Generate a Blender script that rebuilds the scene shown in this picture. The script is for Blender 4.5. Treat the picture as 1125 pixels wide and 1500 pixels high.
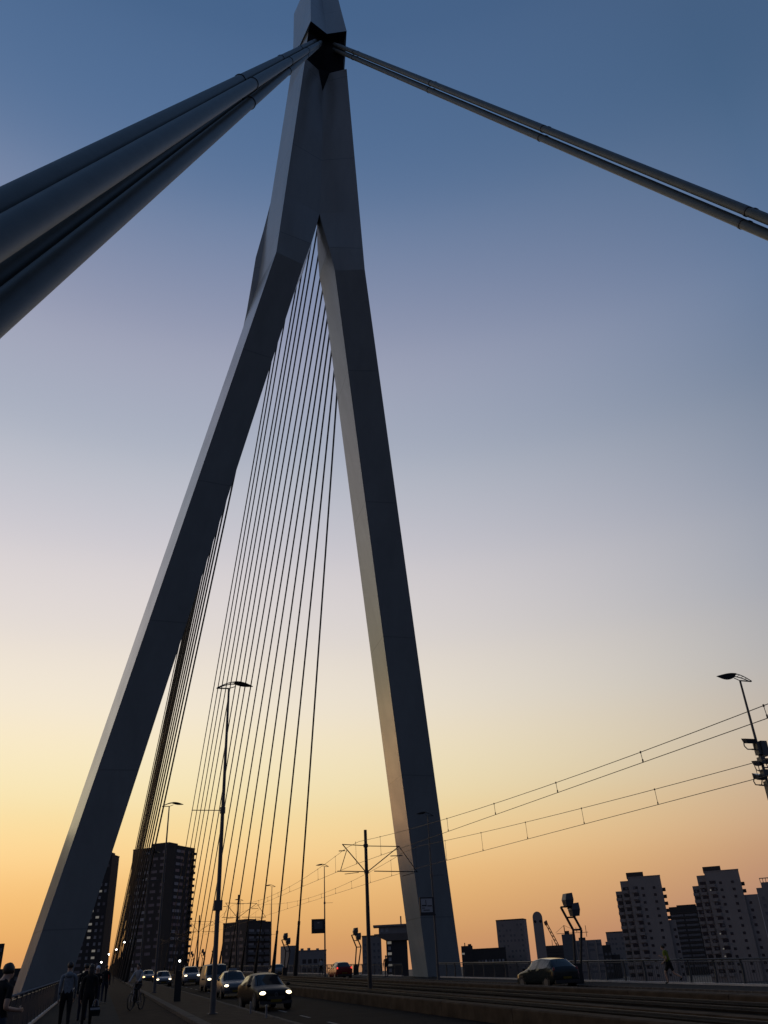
import bpy, math, random
from mathutils import Vector, Matrix

# ------------------------------------------------------------------ clear
for o in list(bpy.data.objects):
    bpy.data.objects.remove(o)
SC = bpy.context.scene
COL = SC.collection
R = math.radians
random.seed(7)

# ------------------------------------------------------------------ camera
GRADE = 0.014163            # the bridge deck climbs gently towards the pylon
EYE = 1.75
CM = ((0.955187184, 0.106975443, 0.275995829),
      (-0.292633919, 0.481543549, 0.826124204),
      (-0.044529008, -0.869868993, 0.491268869))
cam = bpy.data.cameras.new('camera')
cam_ob = bpy.data.objects.new('camera', cam)
COL.objects.link(cam_ob)
cam_ob.matrix_world = Matrix.Translation((0, 0, EYE)) @ Matrix(
    [[CM[i][0], -CM[i][1], -CM[i][2]] for i in range(3)]).to_4x4()
cam.sensor_fit = 'VERTICAL'
cam.sensor_height = 24
cam.lens = 24 * 1186 / 1500
cam.clip_start = 0.1
cam.clip_end = 9000
SC.camera = cam_ob

# ------------------------------------------------------------------ sky (dusk, the sun just gone at the left)
SUN_AZ = R(-20)
SUN_EL = R(1.0)
world = bpy.data.worlds.new('World')
SC.world = world
world.use_nodes = True
nt = world.node_tree
nt.nodes.clear()
N = nt.nodes.new
L = nt.links.new
w_out = N('ShaderNodeOutputWorld')
bg = N('ShaderNodeBackground')
bg.inputs[1].default_value = 1.0
L(bg.outputs[0], w_out.inputs[0])
tc = N('ShaderNodeTexCoord')
nrm = N('ShaderNodeVectorMath'); nrm.operation = 'NORMALIZE'
L(tc.outputs['Generated'], nrm.inputs[0])
sep = N('ShaderNodeSeparateXYZ')
L(nrm.outputs[0], sep.inputs[0])


def wmath(op, a, b=None):
    n = N('ShaderNodeMath'); n.operation = op
    for i, v in enumerate((a, b)):
        if v is None:
            continue
        if isinstance(v, (int, float)):
            n.inputs[i].default_value = v
        else:
            L(v, n.inputs[i])
    return n.outputs[0]


ele = wmath('ARCSINE', sep.outputs[2])
efac = wmath('DIVIDE', wmath('ADD', ele, R(2)), R(92))       # -2..90 degrees -> 0..1
hor = N('ShaderNodeCombineXYZ')
L(sep.outputs[0], hor.inputs[0]); L(sep.outputs[1], hor.inputs[1])
hn = N('ShaderNodeVectorMath'); hn.operation = 'NORMALIZE'
L(hor.outputs[0], hn.inputs[0])
dt = N('ShaderNodeVectorMath'); dt.operation = 'DOT_PRODUCT'
L(hn.outputs[0], dt.inputs[0])
dt.inputs[1].default_value = (math.sin(SUN_AZ), math.cos(SUN_AZ), 0)
tt = wmath('SUBTRACT', 1.0, dt.outputs['Value'])             # 0 towards the sunset, 1 abeam, 2 behind


def clamp01(v):
    n = N('ShaderNodeClamp'); L(v, n.inputs[0]); return n.outputs[0]


t1 = wmath('POWER', clamp01(wmath('DIVIDE', tt, .72)), 1.7)
t2 = clamp01(wmath('SUBTRACT', tt, .72))
STOPS = (-2, 2, 6, 10, 15, 20, 26, 33, 41, 50, 60, 90)
SKY_A = ((0.565, 0.287, 0.161), (0.729, 0.379, 0.134), (0.938, 0.593, 0.234), (0.936, 0.757, 0.411), (0.924, 0.806, 0.603), (0.807, 0.728, 0.652), (0.655, 0.617, 0.636), (0.446, 0.471, 0.547), (0.317, 0.341, 0.454), (0.136, 0.202, 0.342), (0.064, 0.128, 0.255), (0.041, 0.087, 0.182))
SKY_B = ((0.145, 0.075, 0.142), (0.176, 0.083, 0.173), (0.301, 0.16, 0.17), (0.351, 0.248, 0.259), (0.268, 0.267, 0.319), (0.227, 0.266, 0.343), (0.199, 0.25, 0.34), (0.151, 0.204, 0.306), (0.114, 0.18, 0.309), (0.067, 0.128, 0.238), (0.056, 0.107, 0.21), (0.041, 0.087, 0.182))
SKY_C = ((0.049, 0.049, 0.074), (0.063, 0.063, 0.088), (0.077, 0.075, 0.105), (0.081, 0.084, 0.119), (0.077, 0.088, 0.131), (0.07, 0.088, 0.14), (0.063, 0.086, 0.147), (0.06, 0.086, 0.154), (0.058, 0.089, 0.172), (0.051, 0.085, 0.174), (0.044, 0.083, 0.179), (0.034, 0.083, 0.185))


def sky_ramp(cols):
    r = N('ShaderNodeValToRGB')
    r.color_ramp.interpolation = 'CARDINAL'
    e = r.color_ramp.elements
    for i, (s, c) in enumerate(zip(STOPS, cols)):
        p = (s + 2) / 92
        if i < 2:
            k = e[i]; k.position = p
        else:
            k = e.new(p)
        k.color = (*c, 1)
    L(efac, r.inputs[0])
    return r.outputs[0]


def mixc(fac, a, b, mode='MIX'):
    m = N('ShaderNodeMix'); m.data_type = 'RGBA'; m.blend_type = mode
    if isinstance(fac, (int, float)):
        m.inputs[0].default_value = fac
    else:
        L(fac, m.inputs[0])
    L(a, m.inputs[6]); L(b, m.inputs[7])
    return m.outputs[2]


m1 = mixc(t1, sky_ramp(SKY_A), sky_ramp(SKY_B))
m2 = mixc(t2, m1, sky_ramp(SKY_C))
nish = N('ShaderNodeTexSky')
nish.sky_type = 'NISHITA'
nish.sun_disc = False
nish.sun_elevation = SUN_EL
nish.sun_rotation = SUN_AZ
nish.ozone_density = 3
m3 = mixc(0.02, m2, nish.outputs[0])
L(m3, bg.inputs[0])

sun = bpy.data.lights.new('sun', 'SUN')
sun.energy = 0.05
sun.angle = R(12)
sun.color = (1.0, .62, .34)
sun_ob = bpy.data.objects.new('sun', sun)
COL.objects.link(sun_ob)
sd = Vector((math.sin(SUN_AZ) * math.cos(R(3)), math.cos(SUN_AZ) * math.cos(R(3)), math.sin(R(3))))
sun_ob.rotation_euler = sd.to_track_quat('Z', 'Y').to_euler()

SC.view_settings.view_transform = 'Standard'
SC.view_settings.look = 'None'
SC.view_settings.exposure = 0
SC.view_settings.gamma = 1
SC.view_settings.use_curve_mapping = False
SC.cycles.max_bounces = 6
SC.cycles.use_denoising = True

# ------------------------------------------------------------------ materials
MATS = {}


def mat(name, col, rough=.6, metal=0., var=.15, scale=3., bump=0., spec=.5, emit=None, estr=0., stretch=None):
    if name in MATS:
        return MATS[name]
    m = bpy.data.materials.new(name)
    m.use_nodes = True
    t = m.node_tree
    b = t.nodes['Principled BSDF']
    b.inputs['Base Color'].default_value = (*col, 1)
    b.inputs['Roughness'].default_value = rough
    b.inputs['Metallic'].default_value = metal
    b.inputs['Specular IOR Level'].default_value = spec
    if emit:
        b.inputs['Emission Color'].default_value = (*emit, 1)
        b.inputs['Emission Strength'].default_value = estr
    if var > 0 or bump > 0:
        co = t.nodes.new('ShaderNodeTexCoord')
        mp = t.nodes.new('ShaderNodeMapping')
        mp.inputs['Scale'].default_value = stretch or (1, 1, 1)
        t.links.new(co.outputs['Object'], mp.inputs[0])
        n1 = t.nodes.new('ShaderNodeTexNoise'); n1.inputs['Scale'].default_value = scale
        n1.inputs['Detail'].default_value = 6; n1.inputs['Roughness'].default_value = .65
        t.links.new(mp.outputs[0], n1.inputs['Vector'])
        r = t.nodes.new('ShaderNodeValToRGB')
        r.color_ramp.elements[0].position = .3; r.color_ramp.elements[1].position = .72
        r.color_ramp.elements[0].color = (*[c * (1 - var) for c in col], 1)
        r.color_ramp.elements[1].color = (*[min(1, c * (1 + var)) for c in col], 1)
        t.links.new(n1.outputs['Fac'], r.inputs[0])
        t.links.new(r.outputs[0], b.inputs['Base Color'])
        if bump > 0:
            n2 = t.nodes.new('ShaderNodeTexNoise'); n2.inputs['Scale'].default_value = scale * 8
            n2.inputs['Detail'].default_value = 5
            t.links.new(mp.outputs[0], n2.inputs['Vector'])
            bp = t.nodes.new('ShaderNodeBump'); bp.inputs['Strength'].default_value = bump
            bp.inputs['Distance'].default_value = .02
            t.links.new(n2.outputs['Fac'], bp.inputs['Height'])
            t.links.new(bp.outputs[0], b.inputs['Normal'])
    MATS[name] = m
    return m


M_PYLON = mat('pale blue steel paint', (.275, .312, .322), .20, var=.10, scale=.5, spec=.36, stretch=(1, 1, .16))
_t = M_PYLON.node_tree
_b = _t.nodes['Principled BSDF']
_src = _b.inputs['Base Color'].links[0].from_socket
_co = _t.nodes.new('ShaderNodeTexCoord'); _sp = _t.nodes.new('ShaderNodeSeparateXYZ')
_t.links.new(_co.outputs['Object'], _sp.inputs[0])


def _m(op, a, b):
    n = _t.nodes.new('ShaderNodeMath'); n.operation = op
    for i, v in enumerate((a, b)):
        if isinstance(v, (int, float)):
            n.inputs[i].default_value = v
        else:
            _t.links.new(v, n.inputs[i])
    return n.outputs[0]


_fr = _m('FRACT', _m('DIVIDE', _m('ADD', _sp.outputs[2], 7.0), 11.5), 0)
_ln = _m('LESS_THAN', _fr, .009)                      # a weld joint every 11.5 m, dirt sits in it
_mx = _t.nodes.new('ShaderNodeMix'); _mx.data_type = 'RGBA'; _mx.blend_type = 'MULTIPLY'
_t.links.new(_m('MULTIPLY', _ln, .28), _mx.inputs[0])
_t.links.new(_src, _mx.inputs[6]); _mx.inputs[7].default_value = (.3, .3, .3, 1)
_t.links.new(_mx.outputs[2], _b.inputs['Base Color'])
_ns = _t.nodes.new('ShaderNodeTexNoise'); _ns.inputs['Scale'].default_value = .35; _ns.inputs['Detail'].default_value = 4
_t.links.new(_co.outputs['Object'], _ns.inputs['Vector'])
_rr = _t.nodes.new('ShaderNodeMapRange'); _rr.inputs[3].default_value = .14; _rr.inputs[4].default_value = .30
_t.links.new(_ns.outputs['Fac'], _rr.inputs[0]); _t.links.new(_rr.outputs[0], _b.inputs['Roughness'])
M_RECSHADE = mat('recess shade paint', (.020, .024, .032), .7, var=.2, scale=1., spec=.1)  # dark colour painted in to deepen the shade of the anchor recess
M_PIPE = mat('blue grey cable sheath', (.092, .112, .112), .46, var=.16, scale=1.6, spec=.30)
M_COUP = mat('dark coupling steel', (.04, .045, .05), .5, var=.1)
M_STRAND = mat('grey strand sheath', (.055, .06, .063), .55, var=.1, spec=.25)
M_POLE = mat('grey galvanised paint', (.055, .060, .064), .5, var=.15, scale=4)
M_DARKPOLE = mat('dark green grey paint', (.018, .020, .020), .5, var=.15, spec=.3)
M_LAMP = mat('lamp housing', (.06, .065, .07), .4, var=.1)
M_ASPH = mat('asphalt', (.0085, .0088, .0098), .9, var=.45, scale=1.2, bump=.5, spec=.03)
M_FOOT = mat('blue grey footpath surface', (.018, .0215, .024), .9, var=.35, scale=1.5, bump=.5, spec=.04)
M_BIKE = mat('red brown cycle path surface', (.027, .0195, .0160), .9, var=.35, scale=1.5, bump=.5, spec=.03)
M_CONC = mat('weathered concrete', (.060, .044, .030), .9, var=.4, scale=1.1, bump=.5, spec=.04)
M_PLAT = mat('paved strip', (.050, .036, .026), .9, var=.35, scale=2.2, bump=.5, spec=.03)
M_KERB = mat('pale kerb stone', (.085, .072, .060), .9, var=.3, scale=3, bump=.4, spec=.05)
M_BED = mat('tram bed concrete', (.010, .0085, .007), .95, var=.4, scale=1.4, bump=.5, spec=.02)
M_RAIL = mat('worn rail steel', (.03, .028, .026), .6, 0, var=.2, scale=5, spec=.15)
M_PAINT = mat('white road paint', (.16, .16, .155), .8, var=.4, scale=6, spec=.05)
M_FENCE = mat('railing steel', (.05, .055, .058), .5, .2, var=.15, scale=6)
M_FTOP = mat('handrail steel', (.16, .17, .175), .45, .3, var=.1, scale=6)
M_WATER = mat('river water', (.012, .018, .022), .16, var=0, bump=0)
M_LAND = mat('quay ground', (.05, .048, .042), .9, var=.4, scale=.05)
M_GLASS = mat('dark glass', (.012, .014, .018), .08, var=0)
M_CARGLASS = mat('car glass', (.010, .011, .013), .06, var=0)
M_TYRE = mat('tyre rubber', (.015, .015, .015), .8, var=.2)
M_RIM = mat('alloy rim', (.10, .10, .105), .4, .3, var=.1)
M_TRIM = mat('black plastic trim', (.015, .015, .016), .5, var=.1)
M_HEAD = mat('lit headlamp', (1, 1, 1), .3, var=0, emit=(1, .80, .48), estr=4.5)
M_HEADW = mat('lit warm headlamp', (1, .9, .7), .3, var=0, emit=(1, .60, .22), estr=5)
M_AMBER = mat('lit amber lamp', (1, .5, .1), .3, var=0, emit=(1, .36, .05), estr=7)
M_TAIL = mat('lit tail lamp', (.5, .02, .02), .3, var=0, emit=(1, .04, .03), estr=1.6)
M_TAILOFF = mat('unlit tail lamp', (.16, .012, .012), .25, var=0)
M_PLATE = mat('yellow number plate', (.12, .085, .012), .6, var=.1, spec=.1)
M_DOT = mat('lit street light', (1, 1, 1), .3, var=0, emit=(1, .96, .86), estr=9)
M_SIGNW = mat('white sign sheet', (.34, .335, .33), .6, var=.08, scale=4)
M_SIGNK = mat('black sign print', (.015, .015, .018), .5, var=0)
M_SIGNB = mat('blue grey sign sheet', (.075, .088, .095), .5, var=.1)


def paint(name, col, rough=.22, metal=.2):
    return mat(name, col, rough, metal, var=.04, scale=2, spec=.28)


def cloth(name, col):
    return mat(name, col, .9, var=.25, scale=12, bump=.3, spec=.2)


# ------------------------------------------------------------------ mesh helpers
def D(x, y, z=0.):
    """a point of the bridge deck: the deck rises along y"""
    return Vector((x, y, z + GRADE * y))


class MB:
    def __init__(s):
        s.v = []; s.f = []; s.m = []

    def add(s, vs, fs, mi=0):
        b = len(s.v)
        s.v += [tuple(v) for v in vs]
        s.f += [tuple(i + b for i in f) for f in fs]
        s.m += [mi] * len(fs)
        return s

    def fine(s, rings, mi=0, nz=6, nx=4):
        """loft of closed rings whose (possibly twisted) faces are cut into small patches"""
        n = len(rings[0])
        for a, b in zip(rings[:-1], rings[1:]):
            for i in range(n):
                j = (i + 1) % n
                m_ = mi[i] if isinstance(mi, (list, tuple)) else mi
                vs = []
                for u in range(nz + 1):
                    for w in range(nx + 1):
                        p = a[i].lerp(a[j], w / nx); q = b[i].lerp(b[j], w / nx)
                        vs.append(p.lerp(q, u / nz))
                fs = [(u * (nx + 1) + w, u * (nx + 1) + w + 1, (u + 1) * (nx + 1) + w + 1, (u + 1) * (nx + 1) + w) for u in range(nz) for w in range(nx)]
                s.add(vs, fs, m_)
        return s

    def box(s, a, b, mi=0):
        x0, y0, z0 = a; x1, y1, z1 = b
        return s.add([(x0, y0, z0), (x1, y0, z0), (x1, y1, z0), (x0, y1, z0), (x0, y0, z1), (x1, y0, z1), (x1, y1, z1), (x0, y1, z1)],
                     [(0, 3, 2, 1), (4, 5, 6, 7), (0, 1, 5, 4), (1, 2, 6, 5), (2, 3, 7, 6), (3, 0, 4, 7)], mi)

    def obox(s, c, ax, ay, az, mi=0):
        """oriented box: centre and three half-axis vectors"""
        c, ax, ay, az = map(Vector, (c, ax, ay, az))
        vs = [c + ax * i + ay * j + az * k for k in (-1, 1) for (i, j) in ((-1, -1), (1, -1), (1, 1), (-1, 1))]
        return s.add(vs, [(0, 3, 2, 1), (4, 5, 6, 7), (0, 1, 5, 4), (1, 2, 6, 5), (2, 3, 7, 6), (3, 0, 4, 7)], mi)

    def tube(s, p, q, r0, r1=None, n=8, mi=0, cap=True):
        p, q = Vector(p), Vector(q)
        r1 = r0 if r1 is None else r1
        d = (q - p).normalized()
        a = d.cross(Vector((0, 0, 1)) if abs(d.z) < .9 else Vector((1, 0, 0))).normalized()
        b = d.cross(a)
        vs = [p + (a * math.cos(2 * math.pi * i / n) + b * math.sin(2 * math.pi * i / n)) * r0 for i in range(n)]
        vs += [q + (a * math.cos(2 * math.pi * i / n) + b * math.sin(2 * math.pi * i / n)) * r1 for i in range(n)]
        fs = [(i, (i + 1) % n, n + (i + 1) % n, n + i) for i in range(n)]
        if cap:
            fs += [tuple(range(n - 1, -1, -1)), tuple(range(n, 2 * n))]
        return s.add(vs, fs, mi)

    def path(s, pts, r, n=6, mi=0):
        for a, b in zip(pts[:-1], pts[1:]):
            s.tube(a, b, r, n=n, mi=mi)
        return s

    def loft(s, rings, mi=0, closed=True, caps=True):
        n = len(rings[0])
        vs = [p for r in rings for p in r]
        fs = []
        for k in range(len(rings) - 1):
            for i in range(n if closed else n - 1):
                j = (i + 1) % n
                fs.append((k * n + i, k * n + j, (k + 1) * n + j, (k + 1) * n + i))
        if caps and closed:
            fs += [tuple(range(n - 1, -1, -1)), tuple(range((len(rings) - 1) * n, len(rings) * n))]
        return s.add(vs, fs, mi)

    def sphere(s, c, rx, ry, rz, nu=10, nv=6, mi=0, zmin=-1.):
        vs = []; fs = []
        for j in range(nv + 1):
            ph = -math.pi / 2 + math.pi * j / nv
            zz = max(math.sin(ph), zmin)
            for i in range(nu):
                th = 2 * math.pi * i / nu
                vs.append((c[0] + rx * math.cos(ph) * math.cos(th), c[1] + ry * math.cos(ph) * math.sin(th), c[2] + rz * zz))
        for j in range(nv):
            for i in range(nu):
                k = (i + 1) % nu
                fs.append((j * nu + i, j * nu + k, (j + 1) * nu + k, (j + 1) * nu + i))
        return s.add(vs, fs, mi)

    def mesh(s, name, mats, smooth=False):
        me = bpy.data.meshes.new(name)
        me.from_pydata(s.v, [], s.f)
        for m in (mats if isinstance(mats, (list, tuple)) else [mats]):
            me.materials.append(m)
        me.polygons.foreach_set('material_index', s.m)
        if smooth:
            me.polygons.foreach_set('use_smooth', [True] * len(s.f))
        me.update()
        return me

    def build(s, name, mats, parent=None, loc=(0, 0, 0), smooth=False):
        return link(name, s.mesh(name, mats, smooth), parent, loc)


def link(name, me, parent=None, loc=(0, 0, 0), rz=0.):
    o = bpy.data.objects.new(name, me)
    COL.objects.link(o)
    o.parent = parent
    o.location = loc
    if rz:
        o.rotation_euler = (0, 0, rz)
    return o


def thing(name, label, cat, loc=(0, 0, 0), rz=0., group=None):
    o = bpy.data.objects.new(name, None)
    o.empty_display_size = .3
    COL.objects.link(o)
    o.location = loc
    o.rotation_euler = (0, 0, rz)
    return tag(o, label, cat, group)


def weld(o, deg=5):
    import bmesh
    bm = bmesh.new(); bm.from_mesh(o.data)
    bmesh.ops.remove_doubles(bm, verts=bm.verts, dist=.002)
    bm.to_mesh(o.data); bm.free()
    smooth_by_angle(o, deg)
    return o


def tag(o, label, cat, group=None):
    o['label'] = label; o['category'] = cat
    if group:
        o['group'] = group
    return o


def struct(o):
    o['kind'] = 'structure'
    return o


def dup(root, loc, rz, label, group=None):
    r = root.copy(); COL.objects.link(r); r.location = loc; r.rotation_euler = (0, 0, rz)
    r['label'] = label
    if group:
        r['group'] = group
    for ch in list(root.children):
        c = ch.copy(); COL.objects.link(c); c.parent = r
        for g in list(ch.children):
            d = g.copy(); COL.objects.link(d); d.parent = c
    return r


def smooth_by_angle(o, deg=35):
    me = o.data
    me.polygons.foreach_set('use_smooth', [True] * len(me.polygons))
    bpy.context.view_layer.objects.active = o
    try:
        me.set_sharp_from_angle(angle=R(deg))
    except Exception:
        pass


ORD = ('first', 'second', 'third', 'fourth', 'fifth', 'sixth', 'seventh', 'eighth', 'ninth', 'tenth', 'eleventh',
       'twelfth', 'thirteenth', 'fourteenth', 'fifteenth', 'sixteenth')

# ================================================================== SETTING
# ------------------------------------------------------------------ river and far bank
wm = MB()
wm.add([(-4000, -1500, -13), (5000, -1500, -13), (5000, 7000, -13), (-4000, 7000, -13)], [(0, 1, 2, 3)])
water = struct(wm.build('river_water', M_WATER))
t = M_WATER.node_tree
_b = t.nodes['Principled BSDF']
_co = t.nodes.new('ShaderNodeTexCoord'); _n = t.nodes.new('ShaderNodeTexNoise'); _bp = t.nodes.new('ShaderNodeBump')
_n.inputs['Scale'].default_value = .6; _n.inputs['Detail'].default_value = 5
t.links.new(_co.outputs['Object'], _n.inputs['Vector']); t.links.new(_n.outputs['Fac'], _bp.inputs['Height'])
_bp.inputs['Distance'].default_value = .5; _bp.inputs['Strength'].default_value = .7
t.links.new(_bp.outputs[0], _b.inputs['Normal'])

bank = [(-4000, 300), (-60, 330), (40, 300), (130, 330), (190, 320), (300, 240), (700, 60), (5000, -900), (5000, 6900), (-4000, 6900)]
bm_ = MB()
nb = len(bank)
bm_.add([(x, y, -14) for x, y in bank] + [(x, y, -9) for x, y in bank],
        [(i, (i + 1) % nb, nb + (i + 1) % nb, nb + i) for i in range(nb)] + [tuple(range(nb, 2 * nb))])
struct(bm_.build('far_bank', M_LAND))


# ------------------------------------------------------------------ deck: strips that follow the grade
Y0, Y1 = -40., 330.


def strip(name, x0, x1, z, m, y0=Y0, y1=Y1, thick=None, parent=None):
    b = MB()
    th = thick or .3
    n = 8
    ring = []
    for k in range(n + 1):
        y = y0 + (y1 - y0) * k / n
        ring.append([D(x0, y, z - th), D(x1, y, z - th), D(x1, y, z), D(x0, y, z)])
    b.loft(ring)
    return b.build(name, m, parent)


struct(strip('bridge_deck', -2.6, 29.0, -.40, M_ASPH, thick=2.2))
struct(strip('footpath', -2.45, .95, 0, M_FOOT, thick=.39))
struct(strip('cycle_path', .951, 3.10, -.002, M_BIKE, thick=.38))
plat = struct(strip('paved_strip', 3.452, 5.60, .10, M_PLAT, thick=.49))
struct(strip('road', 5.752, 11.9, -.25, M_ASPH, thick=.149))
bed = struct(strip('tram_bed', 12.402, 19.60, -.03, M_BED, thick=.36))
struct(strip('far_paved_strip', 20.002, 21.85, .02, M_PLAT, thick=.41))
struct(strip('far_road', 22.002, 25.3, -.25, M_ASPH, thick=.149))
struct(strip('far_footpath', 25.452, 28.9, -.15, M_FOOT, thick=.24))
strip('pole_strip', 15.0, 15.5, .08, M_CONC, thick=.108, parent=bed)
for x in (13.18, 14.62, 17.28, 18.72):
    strip('slab', x - .45, x + .45, .03 - .002, mat('stained slab concrete', (.019, .0155, .012), .9, var=.4, scale=1.3, bump=.4, spec=.02), thick=.056, parent=bed)
    strip('rail', x - .035, x + .035, .07, M_RAIL, thick=.04, parent=bed)


def block_row(name, x0, x1, z0, z1, m, length, ya, yb, label, cat, part, gap=.012, bev=.02):
    root = thing(name, label, cat, D((x0 + x1) / 2, 0, 0))
    hx = (x1 - x0) / 2
    b = MB()
    def rg(y):
        return [(-hx, y, z0 + GRADE * y), (hx, y, z0 + GRADE * y), (hx, y, z1 - bev + GRADE * y), (hx - bev, y, z1 + GRADE * y),
                (-hx + bev, y, z1 + GRADE * y), (-hx, y, z1 - bev + GRADE * y)]
    b.loft([rg(gap / 2), rg(length - gap / 2)])
    me = b.mesh(part, m)
    n = int((yb - ya) / length)
    far = MB()
    for k in range(n):
        y = ya + k * length
        if k < 290:
            link(part, me, root, (random.uniform(-.004, .004), y, GRADE * y + random.uniform(-.004, .004)))
        else:
            far.loft([[(p[0], p[1] + y, p[2] + GRADE * y) for p in rg(0)], [(p[0], p[1] + y, p[2] + GRADE * y) for p in rg(length)]])
    if far.v:
        o = far.build(part, m, root); o['kind'] = 'stuff'
    return root


block_row('kerb', 3.101, 3.45, -.35, .13, M_KERB, 1.0, 8, 250, 'pale kerb of single stones between the cycle path and the paved strip', 'kerb', 'kerb_stone')
block_row('kerb', 5.601, 5.75, -.39, .12, M_KERB, 1.0, 14, 250, 'low kerb of stones along the edge of the near road', 'kerb', 'kerb_stone')
block_row('concrete_barrier', 11.901, 12.40, -.39, .21, M_CONC, 6.0, 2, 320, 'low brown concrete barrier between the near road and the tram tracks', 'barrier', 'concrete_block', gap=.03, bev=.04)
block_row('concrete_barrier', 19.601, 20.0, -.39, .17, M_CONC, 6.0, 2, 320, 'low concrete barrier on the far side of the tram tracks', 'barrier', 'concrete_block', gap=.03, bev=.04)
block_row('kerb', 21.851, 22.0, -.39, .04, M_KERB, 1.0, 14, 230, 'kerb of stones between far paved strip and far road', 'kerb', 'kerb_stone')
block_row('kerb', 25.301, 25.45, -.39, -.13, M_KERB, 1.0, 14, 230, 'kerb of stones along the far footpath', 'kerb', 'kerb_stone')

dash = thing('lane_marking', 'broken white lane line painted on the near road', 'road marking', D(8.85, 0, -.246))
dm = MB(); dm.add([(-.06, -.9, -GRADE * .9), (.06, -.9, -GRADE * .9), (.06, .9, GRADE * .9), (-.06, .9, GRADE * .9)], [(0, 1, 2, 3)])
dme = dm.mesh('dash', M_PAINT)
for k in range(26):
    y = 22.6 + k * 4.7
    link('dash', dme, dash, (-.92 if y < 45 else -.5, y, GRADE * y + .001))


# ------------------------------------------------------------------ pylon
XC = 13.0


def of_(z):
    if z <= 60.65:
        return 4.31 + .2427 * (60.65 - z), 53.89 + .4296 * (60.65 - z)
    for (za, wa, ya), (zb, wb, yb) in zip(UP[:-1], UP[1:]):
        if za <= z <= zb:
            k = (z - za) / (zb - za)
            return wa + (wb - wa) * k, ya + (yb - ya) * k


def if_(z):
    return 1.52 + .231 * (60.74 - z), 54.72 + .4066 * (60.74 - z)


UP = ((60.65, 4.31, 53.89), (87.24, 2.29, 50.81), (91.84, 2.02, 49.37), (98.57, 1.75, 50.64), (106., 1.5, 52.0))
DEP, FL = 4.85, 1.0
pylon = thing('bridge_pylon', 'tall pale blue steel pylon with two splayed legs joining into one mast', 'bridge pylon', D(XC, 79, 0))
PO = Vector(pylon.location)


def P(w, y, z, s):
    return Vector((XC + s * w, y, z)) - PO


for s in (-1, 1):
    b = MB()
    rings = []
    for z in (-12, 2, 20, 40, 60.65):
        wo, yo = of_(z); wi, yi = if_(z)
        rings.append([P(wo, yo, z, s), P(wi, yi, z, s), P(wi + .22, yi + DEP, z, s), P(wo + FL, yo + DEP, z, s)])
    for (z, wi, yi, bd_) in ((63.2, .88, 54.3, 4.0), (65.6, .38, 54.35, 2.6), (67.8, 0.0, 54.45, 1.2)):
        wo, yo = of_(z)
        rings.append([P(wo, yo, z, s), P(wi, yi, z, s), P(max(0, wi - .02), yi + bd_, z, s), P(wo + FL, yo + DEP, z, s)])
    if s < 0:
        rings = [r[::-1] for r in rings]
    b.fine(rings)
    leg = weld(b.build('leg', M_PYLON, pylon))
    if s < 0:
        leg['label'] = 'left leg of the pylon'
    else:
        leg['label'] = 'right leg of the pylon'
    # plate that widens the rear of the leg where it bends into the mast
    fr = MB()
    ring = []
    for z, dx, dy in ((56.0, -.1, .1), (58.5, .22, 1.2), (61.5, .58, 2.2), (64.5, .58, 2.6), (68, .26, 2.2), (73, -.1, .6)):
        wo, yo = of_(z)
        ring.append([P(wo + FL - .3, yo + DEP - .10, z, s), P(wo + FL + dx, yo + DEP + .35, z, s), P(wo + FL + dx - .2, yo + DEP + .4 + dy, z, s), P(wo - .8, yo + DEP + .4 + dy, z, s), P(wo - .8, yo + DEP - .10, z, s)])
    if s > 0:
        ring = [r[::-1] for r in ring]
    fr.loft(ring)
    fr.build('rear_fairing', M_PYLON, pylon)

mast = MB()


def mast_ring(z, push=0., groove=None):
    wo, yo = of_(z)
    gy = {67.8: 54.45, 77.8: 52.98, 85.03: 52.55, 87.24: 52.1, 91.84: 50.25}.get(z)
    if gy is None:
        gy = yo + (.9 if z > 92 else 1.2)
    return [P(wo, yo + push, z, -1), P(0, gy + push * .9, z, -1), P(wo, yo + push, z, 1), P(wo + FL, yo + DEP, z, 1), P(0, yo + DEP + .4, z, 1), P(wo + FL, yo + DEP, z, -1)]


zs = [(67.8, 0), (77.8, 0), (85.03, 0), (87.24, 0), (87.26, 1.1), (91.82, 1.1), (91.84, 0), (98.57, 0), (106, 0)]
rings = []
for z, pu in zs:
    zz = {87.26: 87.24, 91.82: 91.84}.get(z, z)
    rg = mast_ring(zz, pu)
    for p in rg:
        p.z = p.z - zz + z
    rings.append(rg)
rings[0][4].z += 3.6                                  # the rear of the fork arches higher than its front
for k in range(len(rings) - 1):
    mast.fine([rings[k], rings[k + 1]], mi=[1, 1, 0, 0, 0, 0] if 3 <= k <= 5 else 0)
mast.add([rings[-1][i] for i in range(6)], [(0, 1, 2, 3, 4, 5)])
mast.add([rings[0][i] + Vector((0, 0, .02)) for i in range(6)], [(5, 4, 3, 2, 1, 0)])
weld(mast.build('mast', [M_PYLON, M_RECSHADE], pylon))
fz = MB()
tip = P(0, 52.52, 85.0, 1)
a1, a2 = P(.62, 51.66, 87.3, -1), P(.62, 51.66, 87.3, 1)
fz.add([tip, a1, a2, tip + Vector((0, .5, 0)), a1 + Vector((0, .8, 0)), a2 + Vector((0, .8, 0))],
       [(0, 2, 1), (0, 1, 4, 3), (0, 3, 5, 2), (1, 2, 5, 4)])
fz.build('notch_shade_plate', M_RECSHADE, pylon)  # dark plate stands in for the shaded notch tip below the recess
# weld seams, thin proud bands on the mast front (one per erection joint)

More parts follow.
